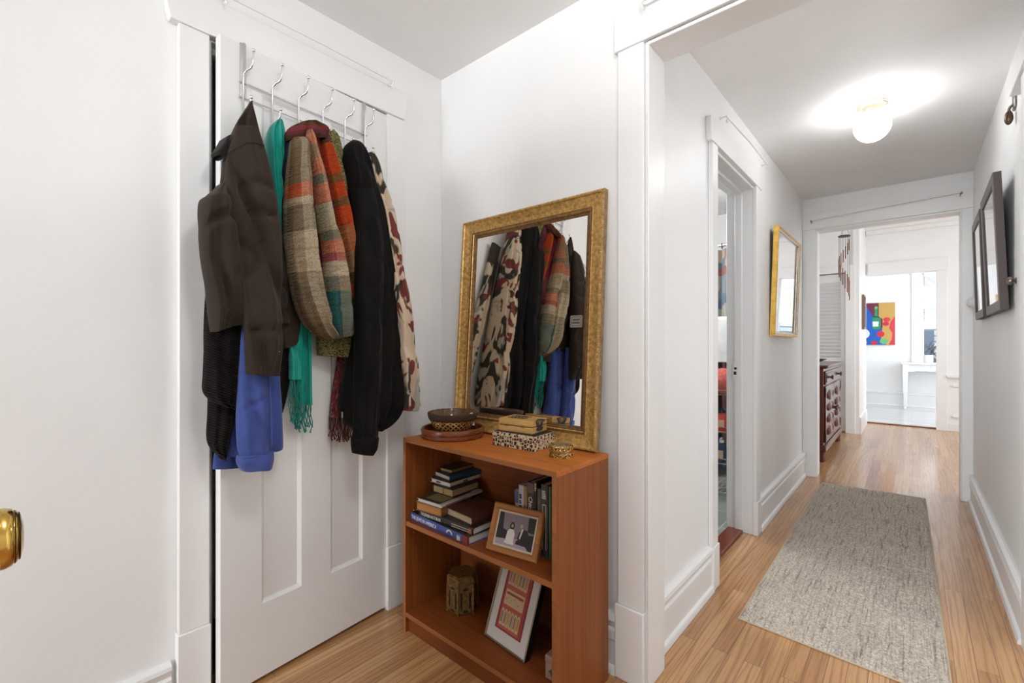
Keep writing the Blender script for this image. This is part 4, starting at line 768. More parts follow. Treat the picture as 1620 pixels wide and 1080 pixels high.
def marks(o, w, z0, z1, mat, seed, wd=.5, name='spine_lettering'):
    m = MB(); rnd = random.Random(seed); z = z1
    while z > z0: k = rnd.uniform(.004, .009); m.box(w*(.5-wd/2), w*(.5+wd/2*rnd.uniform(.4, 1)), -.0042, -.003, z-k, z); z -= k+rnd.choice((.0015, .0015, .006))
    return m.build(name, mat, o)
o, w, h = upright_book('white upright paperback with dark blocky lettering', 820.8, 828.7, 766, YU, .14, plain('white_paperback_spine', C(190, 190, 196), .6)); marks(o, w, h*.25, h*.86, LETD, 3)
o, w, h = upright_book('tan upright book beside the brown one with a white title', 828.7, 834.2, 768, YU, .14, plain('tan_spine', C(160, 128, 82), .6)); marks(o, w, h*.3, h*.7, plain('olive_print', C(92, 78, 40), .7), 4, .4)
o, w, h = upright_book('brown upright book with the white title Chicago', 834.2, 846, 761.5, YU, .17, cover('chocolate_spine', 60, 46, 40)); text('title_lettering', 'Chicago', .0225, LET, o, (w*.5, -.0034, h*.80), (math.pi/2, math.pi/2, 0), sx=.95)
MB().box(.001, w-.001, -.0036, -.0022, h-.035, h-.001).build('spine_head', plain('taupe_spine_head', C(104, 90, 80), .7), o)
o, w, h = upright_book('narrow black upright book next to the Chicago one', 846, 850.3, 762, YU, .165, cover('black_spine', 26, 23, 22)); marks(o, w, h-.03, h-.004, LETG, 8, .6)
o, w, h = upright_book('plain grey-brown upright book between the two dark ones', 850.3, 856.3, 772, YU, .15, cover('grey_brown_spine', 92, 82, 74))
o, w, h = upright_book('dark grey upright book with a silver boxed panel', 856.3, 867.3, 765, YU, .165, cover('graphite_spine', 62, 60, 60))
m = MB(); ww = w*.5
for x in (w*.28, w*.78): m.box(x-.0012, x+.0012, -.0042, -.0028, h*.1, h*.72)
m.box(w*.28, w*.78, -.0042, -.0028, h*.715, h*.73); m.build('spine_panel', LETG, o); marks(o, w, h*.80, h*.92, LETG, 9, .6)
o, w, h = upright_book('thin green upright book against the bookcase side', 868, 873, 769, YU, .15, cover('moss_green_spine', 74, 100, 66))
# ------------------------------------------------------------------ framed pictures on the shelves
def flat_mat(name, r, g, b): return plain(name, C(r, g, b), .7)
a, b = on_z(769.5, 868, ZS), on_z(849.5, 892, ZS); ang = math.atan2((b-a).y, (b-a).x); W = (b-a).length; H = .158
t = thing('photo_frame', 'small oak-framed photograph of a couple leaning in front of the upright books', 'photo frame', (a+b)/2, rot=(-math.radians(22), 0, ang))
q_oak = veneer('honey_oak', C(176, 116, 62), .75, 0, .6, .4)
m = MB(); ring(m, W, H, [(0, .012), (0, -.006), (.004, -.010), (.016, -.010), (.021, -.004), (.021, .012)]); m.build('frame', q_oak, t, smooth=20)
m = MB(); m.box(-W/2+.02, W/2-.02, -.001, .001, .02, H-.02); m.build('mat_board', plain('cream_mat', C(198, 186, 166), .8), t)
iw, ih = W/2-.0275, H-.055
def art(mb, pts, mi, y): mb.add([(-iw+2*iw*x, y, .0275+ih*zz) for x, zz in pts], [tuple(range(len(pts)))], mi)
m = MB(); art(m, [(0, 0), (1, 0), (1, 1), (0, 1)], 0, -.0012); art(m, [(0, .15), (.30, .10), (.30, .45), (.16, .5), (.12, 1), (0, 1)], 1, -.0014); art(m, [(.82, .55), (1, .52), (1, 1), (.8, 1)], 1, -.0014); art(m, [(.72, .0), (1, 0), (1, .5), (.72, .42)], 1, -.0014); art(m, [(0, 0), (.9, 0), (.72, .26), (0, .17)], 2, -.0015)
art(m, [(.27, .12), (.49, .12), (.50, .40), (.45, .55), (.36, .56), (.29, .44)], 3, -.0017); art(m, [(.35, .53), (.45, .53), (.47, .66), (.42, .76), (.36, .74), (.33, .62)], 1, -.0018); art(m, [(.402+.030*math.cos(i*math.pi/6), .635+.055*math.sin(i*math.pi/6)) for i in range(12)], 4, -.002)
art(m, [(.55, .12), (.86, .10), (.86, .48), (.80, .60), (.68, .60), (.60, .46)], 1, -.0017); art(m, [(.60, .66), (.69, .66), (.71, .76), (.66, .82), (.60, .79)], 5, -.0018); art(m, [(.647+.036*math.cos(i*math.pi/6), .685+.07*math.sin(i*math.pi/6)) for i in range(12)], 4, -.002); art(m, [(.50, .20), (.60, .24), (.60, .28), (.50, .25)], 4, -.0021); art(m, [(.63, .30), (.66, .30), (.71, .60), (.665, .60)], 3, -.002); art(m, [(.24, .08), (.50, .06), (.52, .12), (.26, .14)], 3, -.002)
m.build('photograph', [flat_mat('mauve_grey', 122, 108, 114), flat_mat('dark_clothes', 42, 36, 36), flat_mat('lilac_cloth', 164, 144, 158), flat_mat('white_blouse', 206, 200, 194), flat_mat('skin_tone', 182, 136, 114), flat_mat('grey_hair', 120, 104, 94)], t, smooth=0, recalc=False)
m = MB(); m.box(-W/2+.01, W/2-.01, .010, .013, .01, H-.01); m.box(-.02, .02, .013, .016, .03, H*.75); m.build('back_board', M_BLACK, t)
ZD = .081
a, b = on_z(764.5, 1005.5, ZD), on_z(828, 1051.5, ZD); ang = math.atan2((b-a).y, (b-a).x); W = (b-a).length; H = .30
t = thing('framed_print', 'white-matted red folk print in a thin silver frame on the bottom shelf', 'framed print', (a+b)/2+Vector((0, .012, 0)), rot=(-math.radians(20.5), 0, ang))
M_SIL = plain('champagne_frame', C(150, 136, 112), .35, .6)
m = MB(); ring(m, W, H, [(0, .018), (0, -.008), (.003, -.011), (.006, -.008), (.006, .018)], [1, 0, 0, 0, 1]); m.build('frame', [M_SIL, M_BLACK], t, smooth=20)
m = MB(); m.box(-W/2+.005, W/2-.005, -.004, -.002, .005, H-.005); m.build('mat_board', plain('white_mat', C(214, 208, 202), .6), t)
m = MB(); m.box(-W/2+.004, W/2-.004, .016, .019, .004, H-.004); m.build('back_board', M_BLACK, t)
iw, ih, ob = .066, .225, .045
def art(mb, x0, x1, z0, z1, mi, y): mb.box(-iw+2*iw*x0, -iw+2*iw*x1, y, y+.0004, ob+ih*z0, ob+ih*z1, mi)
m = MB(); art(m, 0, 1, 0, 1, 0, -.0044); art(m, .05, .95, .02, .98, 1, -.0046); art(m, .1, .86, .03, .95, 2, -.0048); art(m, .12, .84, .375, .60, 3, -.005)
rnd = random.Random(6)
for r0, r1 in ((.07, .31), (.67, .91)):
    for k in range(6):
        x0 = .115+k*.123; z_ = ob+ih*r1; cx_ = -iw+2*iw*(x0+.0525)
        art(m, x0, x0+.105, r0, r1-.03, 3, -.005); m.add([(cx_+.0069*math.cos(i*math.pi/6), -.005, z_-.007+.0085*math.sin(i*math.pi/6)) for i in range(7)], [tuple(range(7))], 3)
        art(m, x0+.028, x0+.077, r0+.04, r1-.05, 4+(k+int(r0*10)) % 3, -.0052); art(m, x0+.04, x0+.065, r1-.06, r1-.035, 5, -.0054)
for k in range(16): x = rnd.uniform(.15, .78); zz = rnd.uniform(.39, .54); art(m, x, x+rnd.uniform(.01, .05), zz, zz+rnd.uniform(.006, .016), rnd.choice((4, 5, 6, 1)), -.0053)
art(m, .16, .80, .53, .565, 1, -.0053); m.build('print', [flat_mat('crimson_border', 140, 50, 52), flat_mat('rose_red', 168, 72, 66), flat_mat('coral_ground', 186, 96, 78), flat_mat('parchment', 206, 182, 140), flat_mat('sage', 110, 126, 110), flat_mat('mauve', 140, 104, 112), flat_mat('ochre', 184, 140, 72)], t, smooth=0, recalc=False)
# hexagonal tin
t = thing('hexagonal_tin', 'tarnished gold hexagonal tin on the bottom shelf', 'tin', (-1.372, 1.2675, ZD))
M_TIN = gold('tarnished_tin', C(86, 66, 34), C(150, 116, 66), .5, 90); M_TIND = plain('black_cutout', C(20, 16, 12), .7)
hexa = lambda r, o_=0: [(r*math.cos(math.pi/3*k), r*math.sin(math.pi/3*k)) for k in range(6)]
m = MB(); m.prism(hexa(.062), .004, .112); m.build('tin_body', M_TIN, t, bevel=.001)
m = MB(); m.prism(hexa(.0645), .112, .142); m.prism(hexa(.060), .142, .146); m.build('lid', M_TIN, t, bevel=.0015)
m = MB()
for k in range(6):
    M = Matrix.Rotation(math.pi/3*k+math.pi/6, 4, 'Z') @ Matrix.Translation((.062*math.cos(math.pi/6), 0, 0))
    for y0, y1, z0, z1 in ((-.021, -.014, .022, .085), (.014, .021, .022, .085), (-.010, .010, .094, .102), (-.010, .010, .008, .015)): m.box(-.001, .0008, y0, y1, z0, z1, 0, M)
m.build('cut_outs', M_TIND, t)
m = MB()
for k in range(6):
    a_ = math.pi/3*k; m.tube([(.062*math.cos(a_), .062*math.sin(a_), 0), (.062*math.cos(a_), .062*math.sin(a_), .112)], .0042, 8)
    M = Matrix.Rotation(a_+math.pi/6, 4, 'Z') @ Matrix.Translation((.0545, 0, 0))
    m.tube([M @ Vector((0, .008*math.cos(i*math.pi/8), .053+.008*math.sin(i*math.pi/8))) for i in range(17)], .0013, 5)
    for y_ in (-.014, .0, .014): m.tube([M @ Vector((.003, y_+.006*math.cos(i*math.pi/6), .127+.006*math.sin(i*math.pi/6))) for i in range(13)], .0012, 5)
m.build('raised_ornament', M_TIN, t)
t = thing('round_tin', 'pale blue round lidded tin behind the framed print', 'tin', (-.915, 1.345, ZD))
M_PB = plain('pale_blue_enamel', C(150, 160, 180), .35); m = MB(); m.lathe([(.0001, 0), (.051, 0), (.053, .003), (.053, .034), (.0001, .034)], 40); m.build('tin_body', M_PB, t)
m = MB(); m.lathe([(.0545, .034), (.0555, .036), (.0555, .058), (.053, .061), (.0001, .062)], 40); m.build('lid', M_PB, t); MB().box(-.006, .006, -.0565, -.053, .026, .036).build('clasp', M_STEEL, t)
p = on_z(862.5, 1071, ZD); t = thing('marble_box', 'small pink stone box with a green leaf by the bookcase side', 'box', (p.x, p.y, ZD), .02)
M_PK = plain('pink_veined_stone', C(184, 150, 138), .4, 0, .2, 30); MB().box(0, .075, 0, .10, 0, .050).build('box_body', M_PK, t, bevel=.002); MB().box(-.001, .076, -.001, .101, .051, .073).build('lid', M_PK, t, bevel=.003)
m = MB(); m.add([(.012, -.0006, .026), (.026, -.0006, .038), (.034, -.0006, .026), (.026, -.0006, .016)], [(0, 1, 2, 3)]); m.tube([(.026, -.0008, .012), (.024, -.0008, .026)], .0012, 5); m.build('painted_leaf', plain('green_inlay', C(66, 112, 96), .5), t, recalc=False)
# ------------------------------------------------------------------ hall
t = thing('runner_rug', 'grey-beige striped shaggy runner rug on the hall floor', 'rug', (-.228, 3.29, 0))
c4 = [Vector((-.545, 2.062)), Vector((.100, 2.030)), Vector((.073, 4.555)), Vector((-.556, 4.525))]
NX, NY = 150, 460; m = MB(); vs = []; rnd = random.Random(3)
for j in range(NY+1):
    for i in range(NX+1):
        a, b = i/NX, j/NY; p = (c4[0]*(1-a)+c4[1]*a)*(1-b)+(c4[3]*(1-a)+c4[2]*a)*b
        e = min(a*NX, (1-a)*NX, b*NY*.6, (1-b)*NY*.6)/4; e = min(1, e)
        st = noise.noise(Vector((p.x*34+.8*noise.noise(Vector((p.x*3, p.y*4, 0))), p.y*1.7, 2))); cr = noise.noise(Vector((p.x*5, p.y*17, 4)))
        z = .013+.0055*st-.006*max(0, .12-abs(cr))*8*max(0, noise.noise(Vector((p.x*2, p.y*2, 9)))+.3)+.004*noise.noise(Vector((p.x*60, p.y*60, 1)))+.0026*rnd.uniform(-1, 1)
        vs.append((p.x+.0012*rnd.uniform(-1, 1)+(.004*noise.noise(Vector((p.y*9, a, 0))) if i in (0, NX) else 0), p.y+.0012*rnd.uniform(-1, 1), .004+(max(z, .005)-.004)*e**.5))
k = NX+1; m.add(vs, [(j*k+i, j*k+i+1, (j+1)*k+i+1, (j+1)*k+i) for j in range(NY) for i in range(NX)]); m.build('pile', M_RUG, t, world=True, smooth=180, recalc=False)
m = MB()
for i in range(4):
    a, b = c4[i], c4[(i+1) % 4]; m.tube([(a.x, a.y, .0035), ((a.x+b.x)/2, (a.y+b.y)/2, .0035), (b.x, b.y, .0035)], .0035, 8)
m.build('bound_edge', M_RUGEDGE, t, world=True)
LX, LY = -.157, 3.05
t = thing('ceiling_light', 'lit white globe ceiling light with a pale brass canopy in the hall', 'ceiling light', (LX, LY, 2.40))
m = MB(); m.lathe([(.0001, 0), (.064, 0), (.067, -.004), (.067, -.009), (.062, -.014), (.052, -.017), (.048, -.024), (.046, -.042), (.0001, -.042)], 48); cn = m.build('canopy', M_CANOPY, t)
m = MB(); m.ball((.047*-.66, .047*-.76, -.034), .0028, n=8); m.build('set_screw', M_STEEL, cn)
m = MB(); m.ball((0, 0, -.112), .080, n=20); m.build('globe', M_GLOBE, t, smooth=180)
# gold hall mirror, hung leaning slightly out at the top
W, H = .80, .735
t = thing('hall_mirror', 'gold-framed mirror hung on the hall wall beyond the bathroom door', 'mirror', (-.718, 3.838, 1.20), rot=(math.radians(0), 0, 0))
t.rotation_euler = (-math.radians(-2.0), 0, math.pi/2)
m = MB(); ring(m, W, H, [(0, 0), (0, -.028), (.003, -.031), (.016, -.031), (.020, -.026), (.026, -.024), (.030, -.016), (.034, -.014), (.034, 0)], [0, 0, 0, 0, 1, 1, 1, 1, 0]); m.build('frame', [M_BRIGHT_GOLD, plain('silver_slip', C(190, 184, 176), .25, .8)], t, smooth=20)
m = MB(); m.box(-W/2+.033, W/2-.033, -.013, -.003, .033, H-.033); m.build('mirror_glass', M_MIRROR2, t, smooth=0)
m = MB(); m.box(-W/2+.004, W/2-.004, -.002, .001, .004, H-.004); m.build('back_board', plain('dark_brown_back', C(70, 44, 28), .7), t)
# two dark frames on the right wall
M_FR = plain('dark_frame_sheen', C(100, 93, 90), .45, 0, .25, 30, stretch=(1, 1, 8)); M_FRS = plain('dark_brown_frame_side', C(58, 42, 36), .5)  # dark frame face lightened so the colour carries its sheen
def wall_frame(label, yc, w, h, z, x=.313, tilt=2.2):
    t = thing('wall_frame', label, 'picture frame', (x, yc, z), 0, 'dark frames on the right hall wall'); t.rotation_euler = (-math.radians(-tilt), 0, -math.pi/2-math.radians(.9))
    m = MB(); ring(m, w, h, [(0, .012), (0, -.014), (.002, -.016), (.044, -.016), (.047, -.012), (.047, .010)], [1, 0, 0, 0, 1, 1]); m.build('frame', [M_FR, M_FRS], t, smooth=20)
    m = MB(); m.box(-w/2+.045, w/2-.045, -.006, -.002, .045, h-.045); m.build('mat_board', plain('pale_grey_mat', C(206, 206, 202), .7), t)
    m = MB(); m.box(-w/2+.15, w/2-.15, -.0068, -.006, .16, h-.12); m.build('print', plain('faded_print', C(186, 186, 184), .7, 0, .08, 9), t)
    m = MB(); m.box(-w/2+.045, w/2-.045, -.010, -.008, .045, h-.045); g = m.build('glazing', M_PGL, t, smooth=0)
    m = MB(); m.box(-w/2+.03, w/2-.03, .008, .012, .03, h-.03); m.build('back_board', M_BLACK, t); m = MB(); m.tube([(-w/2+.06, .013, h*.7), (0, .013, h*.8), (w/2-.06, .013, h*.7)], .001, 5); m.build('hanging_wire', M_STEEL, t)
qg2 = N('picture_glazing', .02, 0, (1, 1, 1, 1)); qg2.b.inputs['Transmission Weight'].default_value = 1; qg2.b.inputs['IOR'].default_value = 1.45; M_PGL = qg2.m
wall_frame('dark frame nearer the viewer on the right hall wall', 3.245, .605, .612, 1.30)
wall_frame('dark frame farther down the right hall wall', 3.90, .53, .60, 1.30, .317, 1.6)
t = thing('knob_hook', 'glass knob hook on the right wall beside the nearer dark frame', 'wall hook', (XHR, 2.885, 1.418)); m = MB(); m.lathe([(.0001, 0), (.013, 0), (.013, .003), (.006, .006), (.0055, .008), (.012, .010), (.0185, .017), (.018, .024), (.011, .029), (.0001, .030)], 12, 0, Matrix.Rotation(-math.pi/2, 4, 'Y')); m.build('knob', plain('smoky_glass_knob', C(120, 108, 98), .12, .5, .4, 80), t)
t = thing('coat_hook', 'steel plate hook with a dark drop knob high on the right wall', 'wall hook', (XHR, 2.90, 2.185)); MB().box(-.008, 0, -.028, .028, -.03, .055).build('back_plate', M_STEEL, t, bevel=.003)
m = MB(); m.tube([(-.008, 0, -.010), (-.016, 0, -.016), (-.020, .0, -.026), (-.021, .0, -.036)], .0055, 8); m.build('arm', M_STEEL, t); m = MB(); m.ball((-.021, 0, -.062), .0145, n=10, sq=2.1); m.build('drop_knob', plain('dark_bronze_knob', C(88, 70, 56), .3, .6), t)
t = thing('thermostat', 'small white round wall control near the hall end doorway', 'thermostat', (XHR, 4.60, 1.44)); m = MB(); m.lathe([(.0001, 0), (.042, 0), (.042, .008), (.034, .012), (.033, .028), (.026, .034), (.0001, .036)], 32, 0, Matrix.Rotation(-math.pi/2, 4, 'Y')); m.build('dial', M_WHITE, t)
m = MB(); m.lathe([(.022, .034), (.022, .040), (.018, .042), (.0001, .042)], 32, 0, Matrix.Rotation(-math.pi/2, 4, 'Y')); m.build('button', M_WHITE, t)
# bathroom seen through the doorway
t = thing('strike_plate', 'white-painted latch plate on the bathroom door jamb', 'latch plate', (-.815, 3.0105, .98)); MB().box(-.014, .014, -.0012, .001, -.045, .045).build('plate', M_TRIM, t)
m = MB(); m.box(-.008, .006, -.0025, -.001, -.022, -.002); m.box(-.006, .008, -.0025, -.001, .010, .024); m.build('latch_hole', M_BLACK, t)
q = N('shower_curtain_print', .7); vo = q.n('ShaderNodeTexVoronoi'); q.l(q.coord('Object', (1, .15, 1)), vo.inputs[0]); vo.inputs['Scale'].default_value = 9
sp = q.n('ShaderNodeSeparateColor'); q.l(vo.outputs['Color'], sp.inputs[0]); q.base(q.ramp(sp.outputs[0], [(0, C(128, 140, 148)), (.25, C(160, 118, 108)), (.45, C(172, 158, 138)), (.62, C(108, 122, 134)), (.8, C(140, 98, 92)), (.92, C(176, 172, 164))], 'CONSTANT'))
t = thing('shower_curtain', 'patterned blue, coral and cream shower curtain in the bathroom', 'shower curtain', (-1.3, 4.12, 1.95)); m = MB(); k = 160; vs = []
for i in range(k+1):
    x = -.85+1.25*i/k; y = .035*math.sin(i*.55)+.012*math.sin(i*1.3)
    for z in (.0, -.6, -1.2, -1.85): vs.append((x, y*(1+.2*abs(z)), z))
m.add(vs, [(4*i+j, 4*i+4+j, 4*i+5+j, 4*i+1+j) for i in range(k) for j in range(3)]); o = m.build('curtain_cloth', q.m, t, smooth=180, recalc=False); sm = o.modifiers.new('thick', 'SOLIDIFY'); sm.thickness = .002
m = MB(); m.tube([(-.98, 0, .035), (.0, 0, .035), (.44, 0, .035)], .012, 10); m.build('rod', M_CHROME, t); m = MB()
for i in range(13): x = -.82+.1*i; m.tube([(x+.0*j, .017*math.cos(j*math.pi/6), .03+.022*math.sin(j*math.pi/6)) for j in range(13)], .003, 5)
m.build('curtain_ring', M_BLACK, t)
t = thing('hand_towel', 'plain white towel hanging in front of the patterned shower curtain', 'towel', (-1.12, 3.86, 1.345)); m = MB(); m.box(-.22, .22, -.028, -.014, -.345, 0); m.box(-.22, .22, .014, .026, -.30, 0); m.tube([(-.22, 0, -.004), (.22, 0, -.004)], .024, 12); m.build('towel_cloth', cloth('white_terry', (.78, .79, .79, 1)), t, bevel=.005)
m = MB(); m.tube([(-.26, 0, -.006), (.25, 0, -.006)], .009, 10); m.tube([(.25, 0, -.006), (.252, .0, -.006)], .02, 12); m.build('towel_bar', M_CHROME, t)
t = thing('wire_shelf_rack', 'chrome wire shelf rack standing on the bathroom tiles', 'shelf rack', (-1.10, 3.62, .006)); m = MB()
for x in (-.17, .15):
    for y in (-.11, .11): m.tube([(x, y, 0), (x, y, .80)], .005, 8)
m.build('upright', M_CHROME, t)
for z in (.06, .27, .50, .77):
    m = MB()
    for y in (-.11, .11):
        for dz in (0, .035): m.tube([(-.17, y, z+dz), (.15, y, z+dz)], .0035, 6)
    for x in (-.17, .15):
        for dz in (0, .035): m.tube([(x, -.11, z+dz), (x, .11, z+dz)], .0035, 6)
    for i in range(9): m.tube([(-.15+.035*i, -.11, z), (-.15+.035*i, .11, z)], .0022, 5)
    m.build('wire_shelf', M_CHROME, t)
t = thing('bath_sponge', 'coral bath pouf on the top of the wire rack', 'bath pouf', (-1.06, 3.60, .780)); m = MB(); m.ball((0, 0, .092), .094, n=18)
o = m.build('pouf', plain('coral_netting', C(206, 104, 92), .8, 0, .15, 60, .8, 120, .004), t, smooth=180)
for i, v_ in enumerate(o.data.vertices): v_.co += v_.co.normalized()*.006*noise.noise(v_.co*60)
M_RED = plain('coral_red_bottle', C(190, 62, 54), .3)
def bottle(label, x, z, r, h, mat, cap):
    t = thing('toiletry_bottle', label, 'bottle', (x, 3.57, z), 0, 'toiletries on the wire rack'); m = MB(); m.lathe([(.0001, 0), (r, 0), (r*1.02, .006), (r*1.02, h*.72), (r*.8, h*.82), (.012, h*.86), (.012, h*.9), (.0001, h*.9)], 28); m.build('bottle_body', mat, t)
    m = MB(); m.lathe([(.016, h*.88), (.016, h), (.006, h*1.01), (.006, h*1.1), (.0001, h*1.1)], 16); m.tube([(0, 0, h*1.09), (0, -.035, h*1.08)], .006, 8); m.build('pump', cap, t); MB().box(-.02, .02, -r*1.05, -r*.9, h*.2, h*.55).build('bottle_label', plain('cream_label', C(206, 170, 140), .6), t)
bottle('coral red pump bottle on the wire rack', -1.052, .507, .038, .15, M_RED, M_BLACK)
bottle('amber bottle standing deeper on the same wire rack', -1.13, .507, .03, .17, plain('amber_bottle', C(176, 120, 60), .3), M_WHITE)
bottle('dark blue bottle low on the wire rack', -1.06, .277, .034, .16, plain('navy_bottle', C(52, 70, 96), .3), M_WHITE)
# ------------------------------------------------------------------ dining room
HX0, HX1, HY0, HY1 = -1.08, -.645, 5.30, 6.62
M_MAH = veneer('glossy_mahogany', C(96, 48, 38), .7, 2, .7, .16); M_MAHL = plain('dark_walnut_knob', C(74, 36, 28), .3)
t = thing('sideboard', 'dark mahogany sideboard with carved doors at the dining room wall', 'sideboard', ((HX0+HX1)/2, HY0, 0))
MB().box(HX0, HX1, HY0, HY1, .13, .905).build('carcass', M_MAH, t, world=True, bevel=.003)
m = MB(); m.box(HX0, HX1+.03, HY0-.02, HY1+.02, .905, .918); m.box(HX0, HX1+.04, HY0-.03, HY1+.03, .918, .938); m.build('top', M_MAH, t, world=True, bevel=.006)
m = MB(); m.box(HX0, HX1+.022, HY0-.012, HY1+.012, .10, .165); m.build('base_moulding', M_MAH, t, world=True, bevel=.008)
for x in (HX0+.05, HX1-.03):
    for y in (HY0+.04, HY1-.04):
        m = MB(); m.lathe([(.0001, 0), (.036, 0), (.044, .02), (.04, .05), (.046, .10), (.0001, .10)], 20, 0, Matrix.Translation((x, y, 0))); m.build('bun_foot', M_MAH, t, world=True)
m = MB(); m.box(HX1, HX1+.014, HY0+.06, HY1-.06, .745, .875); m.box(HX1+.012, HX1+.018, HY0+.10, HY1-.10, .765, .855); dw = m.build('drawer', M_MAH, t, world=True, bevel=.004)
for y in (HY0+.30, HY1-.30): m = MB(); m.lathe([(.0001, 0), (.010, 0), (.009, .012), (.022, .02), (.022, .03), (.0001, .036)], 16, 0, Matrix.Translation((HX1+.018, y, .81)) @ Matrix.Rotation(math.pi/2, 4, 'Y')); m.build('knob', M_MAHL, dw, world=True)
ym = (HY0+HY1)/2
for s, y0, y1 in ((1, HY0+.06, ym-.005), (-1, ym+.005, HY1-.06)):
    m = MB(); m.box(HX1, HX1+.014, y0, y1, .18, .73); d_ = m.build('door', M_MAH, t, world=True, bevel=.004); yc, hw_ = (y0+y1)/2, (y1-y0)/2-.08; m = MB()
    for z0, z1 in ((.22, .33), (.345, .45), (.465, .56), (.575, .69)):           # carved lozenges and arches standing proud
        zc, hz = (z0+z1)/2, (z1-z0)/2; k = 20; pts = [(yc+hw_*.5*abs(math.cos(2*math.pi*i/k))**.6*math.copysign(1, math.cos(2*math.pi*i/k)), zc+hz*math.sin(2*math.pi*i/k)) for i in range(k)]
        m.add([(HX1+.014, y, z) for y, z in pts]+[(HX1+.026, yc+(y-yc)*.8, zc+(z-zc)*.8) for y, z in pts], [tuple(range(k, 2*k))]+[(i, (i+1) % k, k+(i+1) % k, k+i) for i in range(k)])
        for yy in (yc-hw_*.75, yc+hw_*.75): m.ball((HX1+.014, yy, zc), .013, n=8, sq=2.6)
    m.build('carving', M_MAH, d_, world=True, smooth=40)
    m = MB(); yk = y1-.05 if s == 1 else y0+.05; m.lathe([(.0001, 0), (.010, 0), (.009, .014), (.024, .024), (.024, .036), (.0001, .042)], 16, 0, Matrix.Translation((HX1+.014, yk, .47)) @ Matrix.Rotation(math.pi/2, 4, 'Y')); m.build('knob', M_MAHL, d_, world=True)
    for z in (.24, .67): yh = y0-.004 if s == 1 else y1+.004; MB().box(HX1+.010, HX1+.018, yh-.014, yh+.014, z-.045, z+.045).build('hinge', M_BLACK, d_, world=True)
t = thing('blue_dish', 'dark blue dish on the sideboard top', 'dish', (-.80, 5.62, .938)); m = MB(); m.lathe([(.0001, .006), (.05, .006), (.05, 0), (.06, 0), (.10, .03), (.145, .048), (.147, .052), (.14, .054), (.095, .036), (.05, .012), (.0001, .012)], 40); m.build('dish_body', plain('navy_glaze', C(44, 58, 96), .15), t)
# wind chime
t = thing('wind_chime', 'copper spiral wind chime hanging in the far doorway', 'wind chime', (-.545, 6.0, 2.29)); m = MB(); m.lathe([(.0001, -.006), (.052, -.006), (.056, 0), (.052, .006), (.0001, .006)], 32); m.build('top_disc', plain('dark_green_wood', C(52, 62, 62), .5), t)
M_STR = plain('black_cord', C(70, 66, 66), .8); M_COP = plain('copper_tube', C(132, 96, 78), .4, .5, .2, 8); m = MB()
for k in range(3): a_ = k*2.09; m.tube([(.045*math.cos(a_), .045*math.sin(a_), .005), (0, 0, .16), (0, 0, .46)], .0012, 4)
m.build('hanging_cord', M_STR, t)
for k in range(14):
    a_ = k*2*math.pi/14*1.0+.5; x, y = .046*math.cos(a_), .046*math.sin(a_); z0 = -.035-.034*k; L = .115+.007*k; m = MB(); m.tube([(x, y, -.004), (x, y, z0)], .0008, 4); c_ = m.build('tube_cord', M_STR, t)
    m = MB(); m.tube([(x, y, z0), (x, y, z0-L)], .0052, 10); m.build('chime_tube', M_COP, t)
t = thing('side_picture', 'brown wooden picture frame seen edge-on beside the sunroom opening', 'picture frame', (-.505, 7.80, 1.34)); m = MB(); ring(m, .30, .46, [(0, 0), (0, -.026), (.03, -.026), (.03, 0)]); o = m.build('frame', plain('walnut_frame', C(122, 92, 78), .5), t); MB().box(-.13, .13, -.012, -.004, .03, .43).build('picture', plain('pale_picture', C(180, 176, 168), .6), t); t.rotation_euler = (0, 0, math.pi/2)
# ------------------------------------------------------------------ sunroom
t = thing('still_life_painting', 'bright painting of a green bottle and fruit on the sunroom wall', 'painting', (-.47, 10.965, 1.12)); W2, H2 = .235, .785; m = MB(); m.box(-.40, W2, -.02, .012, 0, H2); m.build('canvas', plain('canvas_edge', C(200, 190, 176), .8), t)
m = MB()
def art(pts, mi, lay): m.add([(-W2+2*W2*x if x >= 0 else -W2+2*W2*x, -.0202-.0006*lay, H2*z) for x, z in pts], [tuple(range(len(pts)))], mi)
def oval(cx_, cz_, rx, rz, mi, lay): art([(cx_+rx*math.cos(i*math.pi/10), cz_+rz*math.sin(i*math.pi/10)) for i in range(20)], mi, lay)
art([(-.3, 0), (1, 0), (1, 1), (-.3, 1)], 0, 0); art([(.06, 1), (.5, 1), (.5, .55), (.34, .66)], 1, 1); art([(.5, 1), (1, 1), (1, .0), (.75, .0), (.56, .1), (.6, .3), (.62, .5), (.5, .68)], 2, 1)
art([(1, .68), (1, 0), (.8, 0), (.9, .14), (.92, .28), (.82, .4), (.86, .54)], 3, 2); art([(.46, .68), (.62, .62), (.62, .42), (.54, .36), (.44, .4)], 1, 2)
art([(.30, .62), (.37, .70), (.38, .86), (.46, .86), (.47, .70), (.56, .62), (.57, .42), (.52, .37), (.34, .37), (.30, .42)], 4, 3); art([(.37, .86), (.47, .86), (.46, .92), (.38, .92)], 5, 4); art([(.305, .56), (.50, .56), (.49, .44), (.315, .44)], 6, 4); art([(.34, .69), (.52, .67), (.54, .65), (.34, .665)], 7, 4)
for a_ in ((.75, .60, .11, .055, 3, 3), (.72, .50, .10, .05, 8, 4), (.56, .26, .12, .07, 8, 3), (.36, .05, .10, .05, 8, 3), (.66, .09, .13, .07, 5, 3), (.02, .27, .20, .12, 6, 3), (.02, .33, .10, .06, 8, 4), (.0, .06, .13, .06, 9, 3)): oval(*a_)
